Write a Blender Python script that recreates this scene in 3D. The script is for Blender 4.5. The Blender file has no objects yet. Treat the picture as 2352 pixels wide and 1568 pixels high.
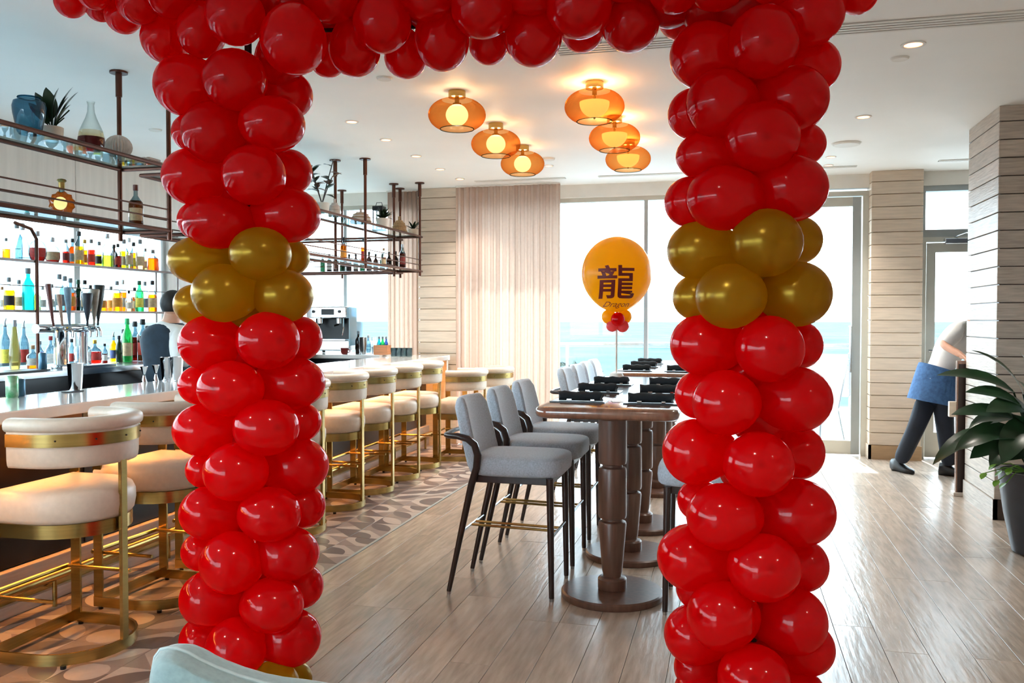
import bpy, bmesh, math, random
from mathutils import Vector, Matrix

# ------------------------------------------------------------------ camera, world, sun, exposure
scene = bpy.context.scene
COL = scene.collection
F = 2000.0                       # focal length in pixels of the 2352 px wide frame
EYE = 1.5
YAW = math.radians(14.1)
cam_data = bpy.data.cameras.new('camera')
cam_data.sensor_width = 36.0
cam_data.lens = F / 2352.0 * 36.0
cam_data.clip_end = 8000
cam = bpy.data.objects.new('camera', cam_data)
COL.objects.link(cam)
cam.location = (0, 0, EYE)
cam.rotation_euler = (math.radians(90 - 1.46), 0, YAW)
scene.camera = cam

world = bpy.data.worlds.new('sky')
scene.world = world
world.use_nodes = True
bg = world.node_tree.nodes['Background']
bg.inputs[0].default_value = (0.78, 0.905, 1.0, 1)
bg.inputs[1].default_value = 2.45

sun_data = bpy.data.lights.new('sun', 'SUN')
sun_data.energy = 3.0
sun_data.angle = 0.012
sun_data.color = (1.0, 0.97, 0.92)
sun = bpy.data.objects.new('sun', sun_data)
COL.objects.link(sun)
sun.rotation_euler = Vector((-0.05, 0.47, 1.0)).to_track_quat('Z', 'Y').to_euler()

vs = scene.view_settings
vs.view_transform = 'Standard'
vs.look = 'None'
vs.exposure = 2.72
vs.gamma = 1.0
vs.use_curve_mapping = False
scene.cycles.use_denoising = True
scene.cycles.max_bounces = 14
scene.cycles.diffuse_bounces = 7
scene.cycles.glossy_bounces = 5
scene.cycles.transmission_bounces = 10
scene.cycles.transparent_max_bounces = 40
scene.cycles.sample_clamp_indirect = 6.0

CE = 3.08                        # ceiling height

# ------------------------------------------------------------------ measuring helpers
CA, SA = math.cos(YAW), math.sin(YAW)
RIGHT = Vector((CA, SA, 0)); FWD = Vector((-SA, CA, 0)); UP = Vector((0, 0, 1))

def pt(px, py, zc):
    """Place seen at a photo pixel at horizontal distance zc along the view axis."""
    return Vector((0, 0, EYE)) + FWD * zc + RIGHT * ((px - 1176) / F * zc) + UP * ((733 - py) / F * zc)

def on_z(px, py, z):
    return pt(px, py, F * (EYE - z) / (py - 733))

def y_at(px, X):
    t = (px - 1176) / F
    return X * (CA + SA * t) / (CA * t - SA)

def x_at(px, Y):
    t = (px - 1176) / F
    return Y * (CA * t - SA) / (CA + SA * t)

def depth(X, Y):
    return -SA * X + CA * Y

# ------------------------------------------------------------------ materials
def lin(c):
    out = []
    for v in c[:3]:
        v = v / 255.0
        out.append(v / 12.92 if v <= 0.04045 else ((v + 0.055) / 1.055) ** 2.4)
    return (*out, 1.0)

MATS = {}
def mat(name, col, rough=0.5, metal=0.0, var=0.0, scale=8.0, stretch=(1, 1, 1), bump=0.0, col2=None, spec=0.5, sheen=0.0, coat=0.0, transl=0.0, rand=0.0):
    if name in MATS:
        return MATS[name]
    m = bpy.data.materials.new(name)
    m.use_nodes = True
    nt = m.node_tree; N = nt.nodes; L = nt.links
    b = N['Principled BSDF']
    b.inputs['Base Color'].default_value = lin(col)
    b.inputs['Roughness'].default_value = rough
    b.inputs['Metallic'].default_value = metal
    b.inputs['Specular IOR Level'].default_value = spec
    if sheen: b.inputs['Sheen Weight'].default_value = sheen
    if coat:
        b.inputs['Coat Weight'].default_value = coat
        b.inputs['Coat Roughness'].default_value = 0.08
    src = None
    if var or bump:
        tc = N.new('ShaderNodeTexCoord')
        mp = N.new('ShaderNodeMapping'); mp.inputs['Scale'].default_value = stretch
        L.new(tc.outputs['Object'], mp.inputs['Vector'])
        vec = mp.outputs['Vector']
        if rand:
            oi = N.new('ShaderNodeObjectInfo')
            ad = N.new('ShaderNodeVectorMath'); ad.operation = 'ADD'
            sc = N.new('ShaderNodeVectorMath'); sc.operation = 'SCALE'; sc.inputs['Scale'].default_value = 37.0
            cb = N.new('ShaderNodeCombineXYZ')
            for i in range(3): L.new(oi.outputs['Random'], cb.inputs[i])
            L.new(cb.outputs[0], sc.inputs[0]); L.new(vec, ad.inputs[0]); L.new(sc.outputs[0], ad.inputs[1])
            vec = ad.outputs[0]
        nz = N.new('ShaderNodeTexNoise'); nz.inputs['Scale'].default_value = scale; nz.inputs['Detail'].default_value = 5
        L.new(vec, nz.inputs['Vector'])
        if var:
            rp = N.new('ShaderNodeValToRGB')
            rp.color_ramp.elements[0].position = 0.3; rp.color_ramp.elements[1].position = 0.7
            c2 = col2 if col2 else tuple(max(0, v * (1 - var)) for v in col)
            rp.color_ramp.elements[0].color = lin(c2); rp.color_ramp.elements[1].color = lin(col)
            L.new(nz.outputs['Fac'], rp.inputs['Fac'])
            src = rp.outputs['Color']
            if rand:
                hs = N.new('ShaderNodeHueSaturation')
                mr = N.new('ShaderNodeMapRange'); mr.inputs['To Min'].default_value = 1 - rand; mr.inputs['To Max'].default_value = 1 + rand
                L.new(oi.outputs['Random'], mr.inputs['Value']); L.new(mr.outputs['Result'], hs.inputs['Value'])
                L.new(src, hs.inputs['Color']); src = hs.outputs['Color']
            L.new(src, b.inputs['Base Color'])
        if bump:
            bp = N.new('ShaderNodeBump'); bp.inputs['Strength'].default_value = bump; bp.inputs['Distance'].default_value = 0.01
            L.new(nz.outputs['Fac'], bp.inputs['Height']); L.new(bp.outputs['Normal'], b.inputs['Normal'])
    if transl:
        t = N.new('ShaderNodeBsdfTranslucent'); t.inputs[0].default_value = lin(col)
        if src is not None: L.new(src, t.inputs[0])
        mx = N.new('ShaderNodeMixShader'); mx.inputs[0].default_value = transl
        L.new(b.outputs[0], mx.inputs[1]); L.new(t.outputs[0], mx.inputs[2])
        L.new(mx.outputs[0], N['Material Output'].inputs['Surface'])
    MATS[name] = m
    return m

def glassy(name, tint, gloss=1.0, body=None, body_fac=0.0, rough=0.02, ior=1.45, edge=None):
    """Thin clear or tinted glass: tinted see-through plus Fresnel gloss (and optional milky body)."""
    if name in MATS:
        return MATS[name]
    m = bpy.data.materials.new(name); m.use_nodes = True
    nt = m.node_tree; N = nt.nodes; L = nt.links
    N.remove(N['Principled BSDF'])
    tr = N.new('ShaderNodeBsdfTransparent'); tr.inputs[0].default_value = lin(tint)
    if edge is not None:                         # longer path through the glass wall towards its outline
        lw = N.new('ShaderNodeLayerWeight'); lw.inputs['Blend'].default_value = 0.35
        em = N.new('ShaderNodeMix'); em.data_type = 'RGBA'; em.inputs[6].default_value = lin(tint); em.inputs[7].default_value = lin(edge)
        L.new(lw.outputs['Facing'], em.inputs[0]); L.new(em.outputs[2], tr.inputs[0])
    gl = N.new('ShaderNodeBsdfGlossy'); gl.inputs['Roughness'].default_value = rough
    gl.inputs['Color'].default_value = (gloss, gloss, gloss, 1)
    fr = N.new('ShaderNodeFresnel'); fr.inputs['IOR'].default_value = ior
    mx = N.new('ShaderNodeMixShader')
    ge = N.new('ShaderNodeNewGeometry')          # gloss only on the outer skin: thin walls do not reflect totally from inside
    iv = N.new('ShaderNodeMath'); iv.operation = 'SUBTRACT'; iv.inputs[0].default_value = 1.0
    ml_ = N.new('ShaderNodeMath'); ml_.operation = 'MULTIPLY'
    L.new(ge.outputs['Backfacing'], iv.inputs[1]); L.new(fr.outputs[0], ml_.inputs[0]); L.new(iv.outputs[0], ml_.inputs[1])
    L.new(ml_.outputs[0], mx.inputs[0])
    first = tr.outputs[0]
    if body is not None:
        df = N.new('ShaderNodeBsdfDiffuse'); df.inputs[0].default_value = lin(body)
        tl = N.new('ShaderNodeBsdfTranslucent'); tl.inputs[0].default_value = lin(body)
        m0 = N.new('ShaderNodeMixShader'); m0.inputs[0].default_value = 0.5
        L.new(df.outputs[0], m0.inputs[1]); L.new(tl.outputs[0], m0.inputs[2])
        m1 = N.new('ShaderNodeMixShader'); m1.inputs[0].default_value = body_fac
        L.new(first, m1.inputs[1]); L.new(m0.outputs[0], m1.inputs[2])
        first = m1.outputs[0]
    L.new(first, mx.inputs[1]); L.new(gl.outputs[0], mx.inputs[2])
    L.new(mx.outputs[0], N['Material Output'].inputs['Surface'])
    MATS[name] = m
    return m

def emit(name, col, strength):
    if name in MATS:
        return MATS[name]
    m = bpy.data.materials.new(name); m.use_nodes = True
    N = m.node_tree.nodes; b = N['Principled BSDF']
    b.inputs['Base Color'].default_value = lin(col)
    b.inputs['Emission Color'].default_value = lin(col)
    b.inputs['Emission Strength'].default_value = strength
    MATS[name] = m
    return m

M_CEIL = mat('ceiling_paint', (243, 244, 241), 0.6, var=0.02, scale=1.5)
M_WALLP = mat('wall_panel', (218, 211, 202), 0.5, var=0.06, scale=3, stretch=(6, 6, 0.4))
M_WHITE = mat('white_paint', (230, 229, 222), 0.5, var=0.03, scale=5)
M_FRAME = mat('window_aluminium', (196, 196, 186), 0.4, metal=0.3, var=0.04, scale=6)
M_GREYFR = mat('window_grey', (165, 172, 172), 0.4, metal=0.4, var=0.04, scale=6)
M_PANE = glassy('window_glass', (246, 251, 252), 0.9, ior=1.35)
M_PLANKW = mat('pale_oak_cladding', (214, 198, 178), 0.5, var=0.08, scale=4, stretch=(1.2, 1.2, 12), bump=0.06, rand=0.06)
M_PLANKD = mat('grey_oak_cladding', (190, 178, 165), 0.42, var=0.16, scale=5, stretch=(1.2, 1.2, 14), bump=0.25, rand=0.07)
M_FLOORW = mat('oak_floor', (178, 162, 147), 0.26, var=0.17, scale=7, stretch=(5, 0.6, 1), bump=0.22, rand=0.13)
M_GROUT = mat('grout', (120, 108, 98), 0.8, var=0.1, scale=20)
M_BRONZE = mat('dark_bronze', (70, 52, 40), 0.3, metal=0.85, var=0.4, scale=2.2, col2=(36, 28, 24))
M_NAVY = mat('navy_laminate', (14, 20, 30), 0.3, var=0.2, scale=4)
M_BRASS = mat('brushed_brass', (186, 158, 96), 0.26, metal=1.0, var=0.12, scale=3, stretch=(1, 1, 30))
M_COPPER = mat('dark_copper', (94, 58, 46), 0.32, metal=0.8, var=0.15, scale=9)
M_BLACK = mat('black_metal', (22, 20, 20), 0.4, metal=0.4, var=0.2, scale=9)
M_CHROME = mat('chrome', (215, 218, 222), 0.08, metal=1.0, var=0.03, scale=9)
M_STEEL = mat('brushed_steel', (190, 194, 198), 0.22, metal=1.0, var=0.06, scale=9)
M_QUARTZ = mat('white_quartz', (232, 230, 226), 0.12, var=0.05, scale=6, coat=0.5)
M_CREAM = mat('cream_leather', (212, 198, 181), 0.42, var=0.04, scale=40, bump=0.03)
M_GREYFAB = mat('grey_blue_fabric', (180, 191, 202), 0.92, var=0.14, scale=120, bump=0.2, sheen=0.35)
M_DKWOOD = mat('espresso_wood', (50, 34, 30), 0.3, var=0.3, scale=8, stretch=(8, 8, 1))
M_TABLEW = mat('walnut_top', (140, 96, 74), 0.2, var=0.2, scale=5, stretch=(8, 0.8, 4), coat=1.0, spec=.7)
M_TABLEP = mat('walnut_turned', (104, 74, 60), 0.32, var=0.22, scale=5, stretch=(8, 8, 0.8))
M_NAPKIN = mat('black_napkin', (20, 27, 32), 0.9, var=0.2, scale=60, bump=0.2)
M_MATB = mat('black_placemat', (34, 38, 42), 0.35, var=0.15, scale=20)
M_CURT = mat('sheer_curtain', (196, 172, 156), 0.9, var=0.03, scale=30, transl=0.3)
M_PLINTH = mat('whitewashed_plinth', (196, 182, 170), 0.5, var=0.1, scale=6, stretch=(10, 1, 10))
M_AQUA = mat('aqua_fabric', (134, 158, 160), 0.85, var=0.08, scale=60, bump=0.15, sheen=0.3)
M_AQUAP = mat('aqua_piping', (168, 186, 188), 0.7, var=0.05, scale=30)
M_LEAF = mat('dark_leaf', (34, 62, 36), 0.28, var=0.35, scale=7, transl=0.15)
M_LEAFL = mat('light_leaf', (118, 170, 52), 0.4, var=0.25, scale=9, transl=0.35)
M_POT = mat('charcoal_pot', (54, 58, 66), 0.35, var=0.15, scale=6)
M_SKIN = mat('skin', (206, 152, 124), 0.5, var=0.05, scale=20)
M_SHIRT = mat('white_cotton', (236, 234, 230), 0.85, var=0.05, scale=12, bump=0.1)
M_VEST = mat('slate_vest', (36, 54, 70), 0.8, var=0.2, scale=14, bump=0.1)
M_DENIM = mat('blue_denim', (74, 116, 166), 0.9, var=0.2, scale=30, bump=0.2)
M_TROUS = mat('navy_trousers', (22, 32, 48), 0.8, var=0.2, scale=10)
M_HAIR = mat('dark_hair', (34, 28, 26), 0.6, var=0.3, scale=40)
M_SEA = mat('sea_water', (70, 83, 90), 0.9, var=0.2, scale=0.02, spec=0.0)
M_DECK = mat('deck_paving', (74, 76, 78), 0.7, var=0.1, scale=2)
M_TREE = mat('tree_foliage', (30, 48, 34), 0.8, var=0.35, scale=5)

def balloon_mat(name, col, rough, metal, transl, tcol):
    m = bpy.data.materials.new(name); m.use_nodes = True
    nt = m.node_tree; N = nt.nodes; L = nt.links
    b = N['Principled BSDF']
    at = N.new('ShaderNodeAttribute'); at.attribute_name = 'tip'
    mixc = N.new('ShaderNodeMix'); mixc.data_type = 'RGBA'
    mixc.inputs[6].default_value = lin(col)
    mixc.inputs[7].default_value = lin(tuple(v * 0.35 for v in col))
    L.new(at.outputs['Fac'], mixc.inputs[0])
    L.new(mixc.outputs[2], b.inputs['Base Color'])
    b.inputs['Roughness'].default_value = rough
    b.inputs['Metallic'].default_value = metal
    b.inputs['Specular IOR Level'].default_value = 0.4
    t = N.new('ShaderNodeBsdfTranslucent'); t.inputs[0].default_value = lin(tcol)
    mx = N.new('ShaderNodeMixShader'); mx.inputs[0].default_value = transl
    L.new(b.outputs[0], mx.inputs[1]); L.new(t.outputs[0], mx.inputs[2])
    L.new(mx.outputs[0], N['Material Output'].inputs['Surface'])
    MATS[name] = m
    return m
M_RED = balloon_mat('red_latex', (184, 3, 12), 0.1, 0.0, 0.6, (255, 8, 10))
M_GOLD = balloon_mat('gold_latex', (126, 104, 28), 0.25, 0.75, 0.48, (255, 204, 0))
M_YEL = balloon_mat('yellow_latex', (250, 190, 20), 0.25, 0.0, 0.6, (255, 205, 20))
M_PINK = balloon_mat('coral_latex', (224, 92, 96), 0.2, 0.0, 0.45, (255, 120, 110))

# ------------------------------------------------------------------ mesh builder
class MB:
    def __init__(s):
        s.v = []; s.f = []; s.m = []
    def add(s, vs_, fs_, mi=0):
        o = len(s.v); s.v += [tuple(v) for v in vs_]
        for f in fs_:
            s.f.append(tuple(i + o for i in f)); s.m.append(mi)
        return s
    def box(s, x0, x1, y0, y1, z0, z1, mi=0):
        return s.add([(x0, y0, z0), (x1, y0, z0), (x1, y1, z0), (x0, y1, z0), (x0, y0, z1), (x1, y0, z1), (x1, y1, z1), (x0, y1, z1)],
                     [(0, 3, 2, 1), (4, 5, 6, 7), (0, 1, 5, 4), (1, 2, 6, 5), (2, 3, 7, 6), (3, 0, 4, 7)], mi)
    def loft(s, rings, cap0=True, cap1=True, closed=True, mi=0, loop=False):
        n = len(rings[0]); vs_ = [p for r in rings for p in r]; fs = []
        K = len(rings)
        for i in range(K if loop else K - 1):
            a = i * n; b2 = ((i + 1) % K) * n
            for j in range(n if closed else n - 1):
                k = (j + 1) % n
                fs.append((a + j, a + k, b2 + k, b2 + j))
        if not loop:
            if cap0: fs.append(tuple(reversed(range(n))))
            if cap1: fs.append(tuple((K - 1) * n + j for j in range(n)))
        return s.add(vs_, fs, mi)
    def lathe(s, prof, seg=16, c=(0, 0, 0), mi=0, cap0=True, cap1=True, oct_=0.0):
        rings = []
        for r, z in prof:
            rings.append([(c[0] + r * math.cos(2 * math.pi * (j + oct_) / seg), c[1] + r * math.sin(2 * math.pi * (j + oct_) / seg), c[2] + z) for j in range(seg)])
        return s.loft(rings, cap0, cap1, True, mi)
    def tube(s, pts, r, seg=8, mi=0, closed=False, flat=1.0):
        pts = [Vector(p) for p in pts]; n = len(pts); rings = []
        prev = None
        for i, p in enumerate(pts):
            if closed: d = pts[(i + 1) % n] - pts[i - 1]
            else: d = pts[min(i + 1, n - 1)] - pts[max(i - 1, 0)]
            d.normalize()
            ref = prev if prev is not None else (Vector((0, 0, 1)) if abs(d.z) < 0.9 else Vector((1, 0, 0)))
            u = d.cross(ref)
            if u.length < 1e-5: u = d.cross(Vector((0, 1, 0)))
            u.normalize(); w = u.cross(d); w.normalize(); prev = w
            rr = r[i] if isinstance(r, (list, tuple)) else r
            rings.append([p + (u * math.cos(2 * math.pi * j / seg) + w * (flat * math.sin(2 * math.pi * j / seg))) * rr for j in range(seg)])
        return s.loft(rings, mi=mi, loop=closed)
    def sweep(s, path, section, closed=False, mi=0, z=0.0):
        """2-D path in the floor plane, section points (outward offset, height)."""
        n = len(path); rings = []
        for i in range(n):
            a = path[(i - 1) % n] if closed or i > 0 else path[0]
            b2 = path[(i + 1) % n] if closed or i < n - 1 else path[-1]
            dx, dy = b2[0] - a[0], b2[1] - a[1]; l = math.hypot(dx, dy) or 1
            nx, ny = -dy / l, dx / l
            rings.append([(path[i][0] + nx * o, path[i][1] + ny * o, z + h) for o, h in section])
        return s.loft(rings, loop=closed, mi=mi)
    def sphere(s, c, r, seg=16, rings=10, mi=0, e=1.0, top=1.0):
        if not isinstance(r, (tuple, list)): r = (r, r, r)
        sg = lambda v: math.copysign(abs(v) ** e, v)
        R = []
        for i in range(1, rings):
            a = -math.pi / 2 + math.pi * i / rings
            R.append([(c[0] + r[0] * sg(math.cos(a)) * sg(math.cos(2 * math.pi * j / seg)), c[1] + r[1] * sg(math.cos(a)) * sg(math.sin(2 * math.pi * j / seg)), c[2] + r[2] * sg(math.sin(a))) for j in range(seg)])
        o = len(s.v)
        s.loft(R, False, False, True, mi)
        k = len(s.v); s.v += [(c[0], c[1], c[2] - r[2]), (c[0], c[1], c[2] + r[2])]
        for j in range(seg):
            s.f.append((k, o + (j + 1) % seg, o + j)); s.m.append(mi)
            t = o + (rings - 2) * seg
            s.f.append((k + 1, t + j, t + (j + 1) % seg)); s.m.append(mi)
        return s
    def xform(s, M, start=0):
        for i in range(start, len(s.v)):
            s.v[i] = tuple(M @ Vector(s.v[i]))
        return s
    def mesh(s, name, mats, smooth=True, angle=0.7):
        me = bpy.data.meshes.new(name)
        me.from_pydata(s.v, [], s.f)
        if not isinstance(mats, (list, tuple)): mats = [mats]
        for m in mats: me.materials.append(m)
        if len(mats) > 1: me.polygons.foreach_set('material_index', s.m)
        if smooth:
            me.polygons.foreach_set('use_smooth', [True] * len(me.polygons))
            me.set_sharp_from_angle(angle=angle)
        me.update()
        return me
    def build(s, name, mats, parent=None, smooth=True, bevel=0.0, angle=0.7, loc=None, seg=2):
        o = bpy.data.objects.new(name, s.mesh(name, mats, smooth, angle))
        COL.objects.link(o)
        if parent is not None: o.parent = parent
        if loc is not None: o.location = loc
        if bevel:
            b = o.modifiers.new('edge', 'BEVEL'); b.width = bevel; b.segments = seg; b.limit_method = 'ANGLE'
        return o

def BX(*a): return MB().box(*a)

def tag(o, label=None, cat=None, group=None, kind=None):
    if label: o['label'] = label
    if cat: o['category'] = cat
    if group: o['group'] = group
    if kind: o['kind'] = kind
    return o

def thing(name, label, cat, loc=(0, 0, 0), rz=0.0, group=None):
    o = bpy.data.objects.new(name, None)
    o.empty_display_size = 0.1
    COL.objects.link(o); o.location = loc; o.rotation_euler = (0, 0, rz)
    return tag(o, label, cat, group)

def struct(o, label=None):
    return tag(o, label, None, None, 'structure')

def sempty(name, loc=(0, 0, 0), label=None):
    o = bpy.data.objects.new(name, None); COL.objects.link(o); o.location = loc
    return struct(o, label)

def child(name, mesh, parent, loc=(0, 0, 0), rot=None):
    o = bpy.data.objects.new(name, mesh); COL.objects.link(o); o.parent = parent; o.location = loc
    if rot: o.rotation_euler = rot
    return o

def copy_tree(src, parent=None, loc=None, rz=None, label=None):
    kids = list(src.children)
    c = src.copy(); COL.objects.link(c)
    if parent is not None: c.parent = parent
    if loc is not None: c.location = loc
    if rz is not None: c.rotation_euler = (0, 0, rz)
    if label: c['label'] = label
    for k in kids: copy_tree(k, c)
    return c

def arc(cx, cy, r, a0, a1, n):
    return [(cx + r * math.cos(a0 + (a1 - a0) * i / n), cy + r * math.sin(a0 + (a1 - a0) * i / n)) for i in range(n + 1)]

ORD = ['first', 'second', 'third', 'fourth', 'fifth', 'sixth', 'seventh', 'eighth', 'ninth', 'tenth', 'eleventh', 'twelfth', 'thirteenth',
       'fourteenth', 'fifteenth', 'sixteenth', 'seventeenth', 'eighteenth', 'nineteenth', 'twentieth', 'twenty-first', 'twenty-second', 'twenty-third', 'twenty-fourth']
rnd = random.Random(7)
# ------------------------------------------------------------------ the setting: floor
TILE_EDGE = -2.33
floor = struct(BX(-6.0, 6.2, -5.0, 10.45, -0.12, -0.012).build('floor', M_GROUT, smooth=False), 'wood plank floor with patterned tiles along the bar')
PW = 0.187
plank_meshes = {}
rows = [round(0.9 + 0.05 * k, 2) for k in range(0, 27)]
def plank_mesh(L):
    if L not in plank_meshes:
        mb = MB(); w = PW / 2 - 0.0013; h = L / 2 - 0.0013; c = 0.0007
        top = [(-w + c, -h + c, 0), (w - c, -h + c, 0), (w - c, h - c, 0), (-w + c, h - c, 0)]
        mid = [(-w, -h, -c), (w, -h, -c), (w, h, -c), (-w, h, -c)]
        low = [(-w, -h, -0.012), (w, -h, -0.012), (w, h, -0.012), (-w, h, -0.012)]
        mb.loft([low, mid, top], False, True)
        plank_meshes[L] = mb.mesh('plank', M_FLOORW, smooth=False)
    return plank_meshes[L]
ncol = 0
x = TILE_EDGE + 0.02 + PW / 2
while x < 3.05:
    y = 0.6; first = True
    while y < 10.2:
        L = rnd.choice([.6, .9, 1.2, 1.5]) if first else rnd.choice([1.2, 1.5, 1.8])
        first = False
        if y + L > 9.7: L = round(10.25 - y, 3)
        child('plank', plank_mesh(L), floor, (x, y + L / 2, 0))
        y += L
    x += PW; ncol += 1
# outlying boards past the frame, one joined part
mb = MB()
for k in range(16):
    x0 = x - PW / 2 + k * PW
    mb.box(x0 + .0016, x0 + PW - .0016, -4.9, 10.2, -0.012, 0)
for k in range(int((3.05 - TILE_EDGE) / PW) + 1):
    x0 = TILE_EDGE + 0.02 + k * PW
    mb.box(x0 + .0016, x0 + PW - .0016, -4.9, 0.59, -0.012, 0)
tag(mb.build('outer_boards', M_FLOORW, floor, smooth=False), kind='stuff')
BX(TILE_EDGE - 0.004, TILE_EDGE + 0.016, -4.9, 10.25, -0.012, 0.0015).build('threshold_strip', M_GREYFR, floor, smooth=False)

def tile_mat(name, cols, mode):
    m = bpy.data.materials.new(name); m.use_nodes = True
    nt = m.node_tree; N = nt.nodes; L = nt.links; b = N['Principled BSDF']
    b.inputs['Roughness'].default_value = 0.42
    tc = N.new('ShaderNodeTexCoord'); sp = N.new('ShaderNodeSeparateXYZ'); L.new(tc.outputs['Object'], sp.inputs[0])
    def math_(op, a, b2=None, v=None):
        n = N.new('ShaderNodeMath'); n.operation = op
        if isinstance(a, float): n.inputs[0].default_value = a
        else: L.new(a, n.inputs[0])
        if b2 is not None:
            if isinstance(b2, float): n.inputs[1].default_value = b2
            else: L.new(b2, n.inputs[1])
        return n.outputs[0]
    X, Y = sp.outputs['X'], sp.outputs['Y']
    def circ(cx, cy, r):
        dx = math_('SUBTRACT', X, cx); dy = math_('SUBTRACT', Y, cy)
        d = math_('SQRT', math_('ADD', math_('MULTIPLY', dx, dx), math_('MULTIPLY', dy, dy)))
        return math_('LESS_THAN', d, r)
    T = 0.105
    if mode == 0:      # petal of two arcs
        a = math_('MULTIPLY', circ(-T, -T, 0.205), circ(T, T, 0.205)); d = math_('GREATER_THAN', math_('ADD', X, Y), 0.0)
    elif mode == 1:    # quarter disc and triangle
        a = circ(-T, -T, 0.15); d = math_('GREATER_THAN', math_('ADD', X, Y), 0.06)
    elif mode == 2:    # diagonal halves with wedge
        a = math_('GREATER_THAN', X, Y); d = math_('GREATER_THAN', math_('SUBTRACT', math_('MULTIPLY', X, -2.0), Y), 0.05)
    else:              # half round end
        a = circ(-0.02, 0.0, 0.09); d = math_('LESS_THAN', X, -0.02)
    m1 = N.new('ShaderNodeMix'); m1.data_type = 'RGBA'; m1.inputs[6].default_value = lin(cols[0]); m1.inputs[7].default_value = lin(cols[1]); L.new(d, m1.inputs[0])
    m2 = N.new('ShaderNodeMix'); m2.data_type = 'RGBA'; m2.inputs[7].default_value = lin(cols[2]); L.new(m1.outputs[2], m2.inputs[6]); L.new(a, m2.inputs[0])
    nz = N.new('ShaderNodeTexNoise'); nz.inputs['Scale'].default_value = 30
    hs = N.new('ShaderNodeHueSaturation'); mr = N.new('ShaderNodeMapRange'); mr.inputs['To Min'].default_value = .88; mr.inputs['To Max'].default_value = 1.1
    L.new(tc.outputs['Object'], nz.inputs['Vector']); L.new(nz.outputs['Fac'], mr.inputs['Value']); L.new(mr.outputs['Result'], hs.inputs['Value'])
    L.new(m2.outputs[2], hs.inputs['Color']); L.new(hs.outputs['Color'], b.inputs['Base Color'])
    return m
LT, MD, DK = (166, 152, 142), (130, 115, 108), (94, 82, 80)
tmats = [tile_mat('tile_petal', (MD, DK, LT), 0), tile_mat('tile_quarter', (LT, MD, DK), 1), tile_mat('tile_wedge', (MD, LT, DK), 2), tile_mat('tile_round', (DK, MD, LT), 3), tile_mat('tile_petal_dark', (LT, MD, DK), 0)]
TS = 0.21
tmesh = []
for tm in tmats:
    mb = MB(); w = TS / 2 - 0.001; c = 0.0006
    sq = lambda k, z: [(-k, -k, z), (k, -k, z), (k, k, z), (-k, k, z)]
    mb.loft([sq(w, -0.012), sq(w, -c), sq(w - c, 0)], False, True)
    tmesh.append(mb.mesh('tile', tm, smooth=False))
for i in range(6):
    for j in range(40):
        xx = TILE_EDGE - 0.004 - TS / 2 - i * TS; yy = 2.05 + TS * j
        if yy > 10.2: continue
        child('tile', rnd.choice(tmesh), floor, (xx, yy, 0), (0, 0, rnd.randrange(4) * math.pi / 2))

# ------------------------------------------------------------------ ceiling
ceiling = struct(BX(-6.0, 6.2, -5.0, 10.45, CE, CE + 0.2).build('ceiling', M_CEIL, smooth=False), 'white plastered ceiling')

# unseen ceiling lamps added as fill light around and behind the camera
M_FILL = emit('fill_glow', (255, 236, 214), .5)
fill_mesh = MB().lathe([(.065, 0), (.065, -.006), (.02, -.007)], 24).mesh('fill_light', M_FILL)
for rx_ in (-3.2, -.4, 2.4, 4.6):
    for ry_ in (-3.2, -.8, 1.4):
        o_ = child('fill_light', fill_mesh, ceiling, (rx_, ry_, CE))
        ld = bpy.data.lights.new('fill_beam', 'SPOT'); ld.energy = 19; ld.spot_size = 2.2; ld.spot_blend = .7; ld.color = (1, .93, .85); ld.shadow_soft_size = .06
        lo = bpy.data.objects.new('fill_beam', ld); COL.objects.link(lo); lo.parent = o_; lo.location = (0, 0, -.02)

# ------------------------------------------------------------------ window wall at the far end (y about 10.2)
WY = 10.15
wall = sempty('wall_back', (0, WY, 0), 'window wall facing the sea')
BX(-6.0, 3.6, 0, .3, 2.93, CE).build('header', M_WHITE, wall, smooth=False)
BX(-6.0, -3.69, -.02, .3, 0, .55).build('sill_wall', M_WHITE, wall, smooth=False)
BX(3.4, 6.2, 0, .3, 0, CE).build('side_wall', M_WHITE, wall, smooth=False)

def clad_column(name, x0, x1, y0, y1, faces, matl, label, base_mat, pitch=.134, base_h=.15, z_top=CE, core=None):
    """Column clad in horizontal boards; faces: which sides carry boards."""
    c = struct(BX(x0 + .02, x1 - .02, y0 + .02, y1 - .02, 0, z_top).build(name, core or matl, smooth=False), label)
    z = base_h; 
    n = int(math.ceil((z_top - base_h) / pitch))
    for f in faces:
        for k in range(n):
            za = base_h + k * pitch + .0035; zb = min(base_h + (k + 1) * pitch - .0035, z_top - .001)
            if zb - za < .01: continue
            if f == 'front': b = BX(x0, x1, 0, .02, -(zb - za) / 2, (zb - za) / 2); loc = (0, y0, (za + zb) / 2)
            elif f == 'left': b = BX(0, .02, y0 + .02, y1, -(zb - za) / 2, (zb - za) / 2); loc = (x0, 0, (za + zb) / 2)
            else: b = BX(-.02, 0, y0 + .02, y1, -(zb - za) / 2, (zb - za) / 2); loc = (x1, 0, (za + zb) / 2)
            b.build('plank', matl, c, smooth=False, loc=loc, bevel=.0025, seg=1)
        if f == 'front': BX(x0 - .01, x1 + .01, y0 - .012, y0 + .02, 0, base_h).build('baseboard', base_mat, c, smooth=False)
        elif f == 'left': BX(x0 - .012, x0 + .02, y0 - .012, y1, 0, base_h).build('baseboard', matl, c, smooth=False)
        else: BX(x1 - .02, x1 + .012, y0, y1, 0, base_h).build('baseboard', base_mat, c, smooth=False)
    return c
M_BBW = mat('oak_baseboard', (176, 146, 110), 0.4, var=.1, scale=6, stretch=(1, 1, 12))
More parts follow.
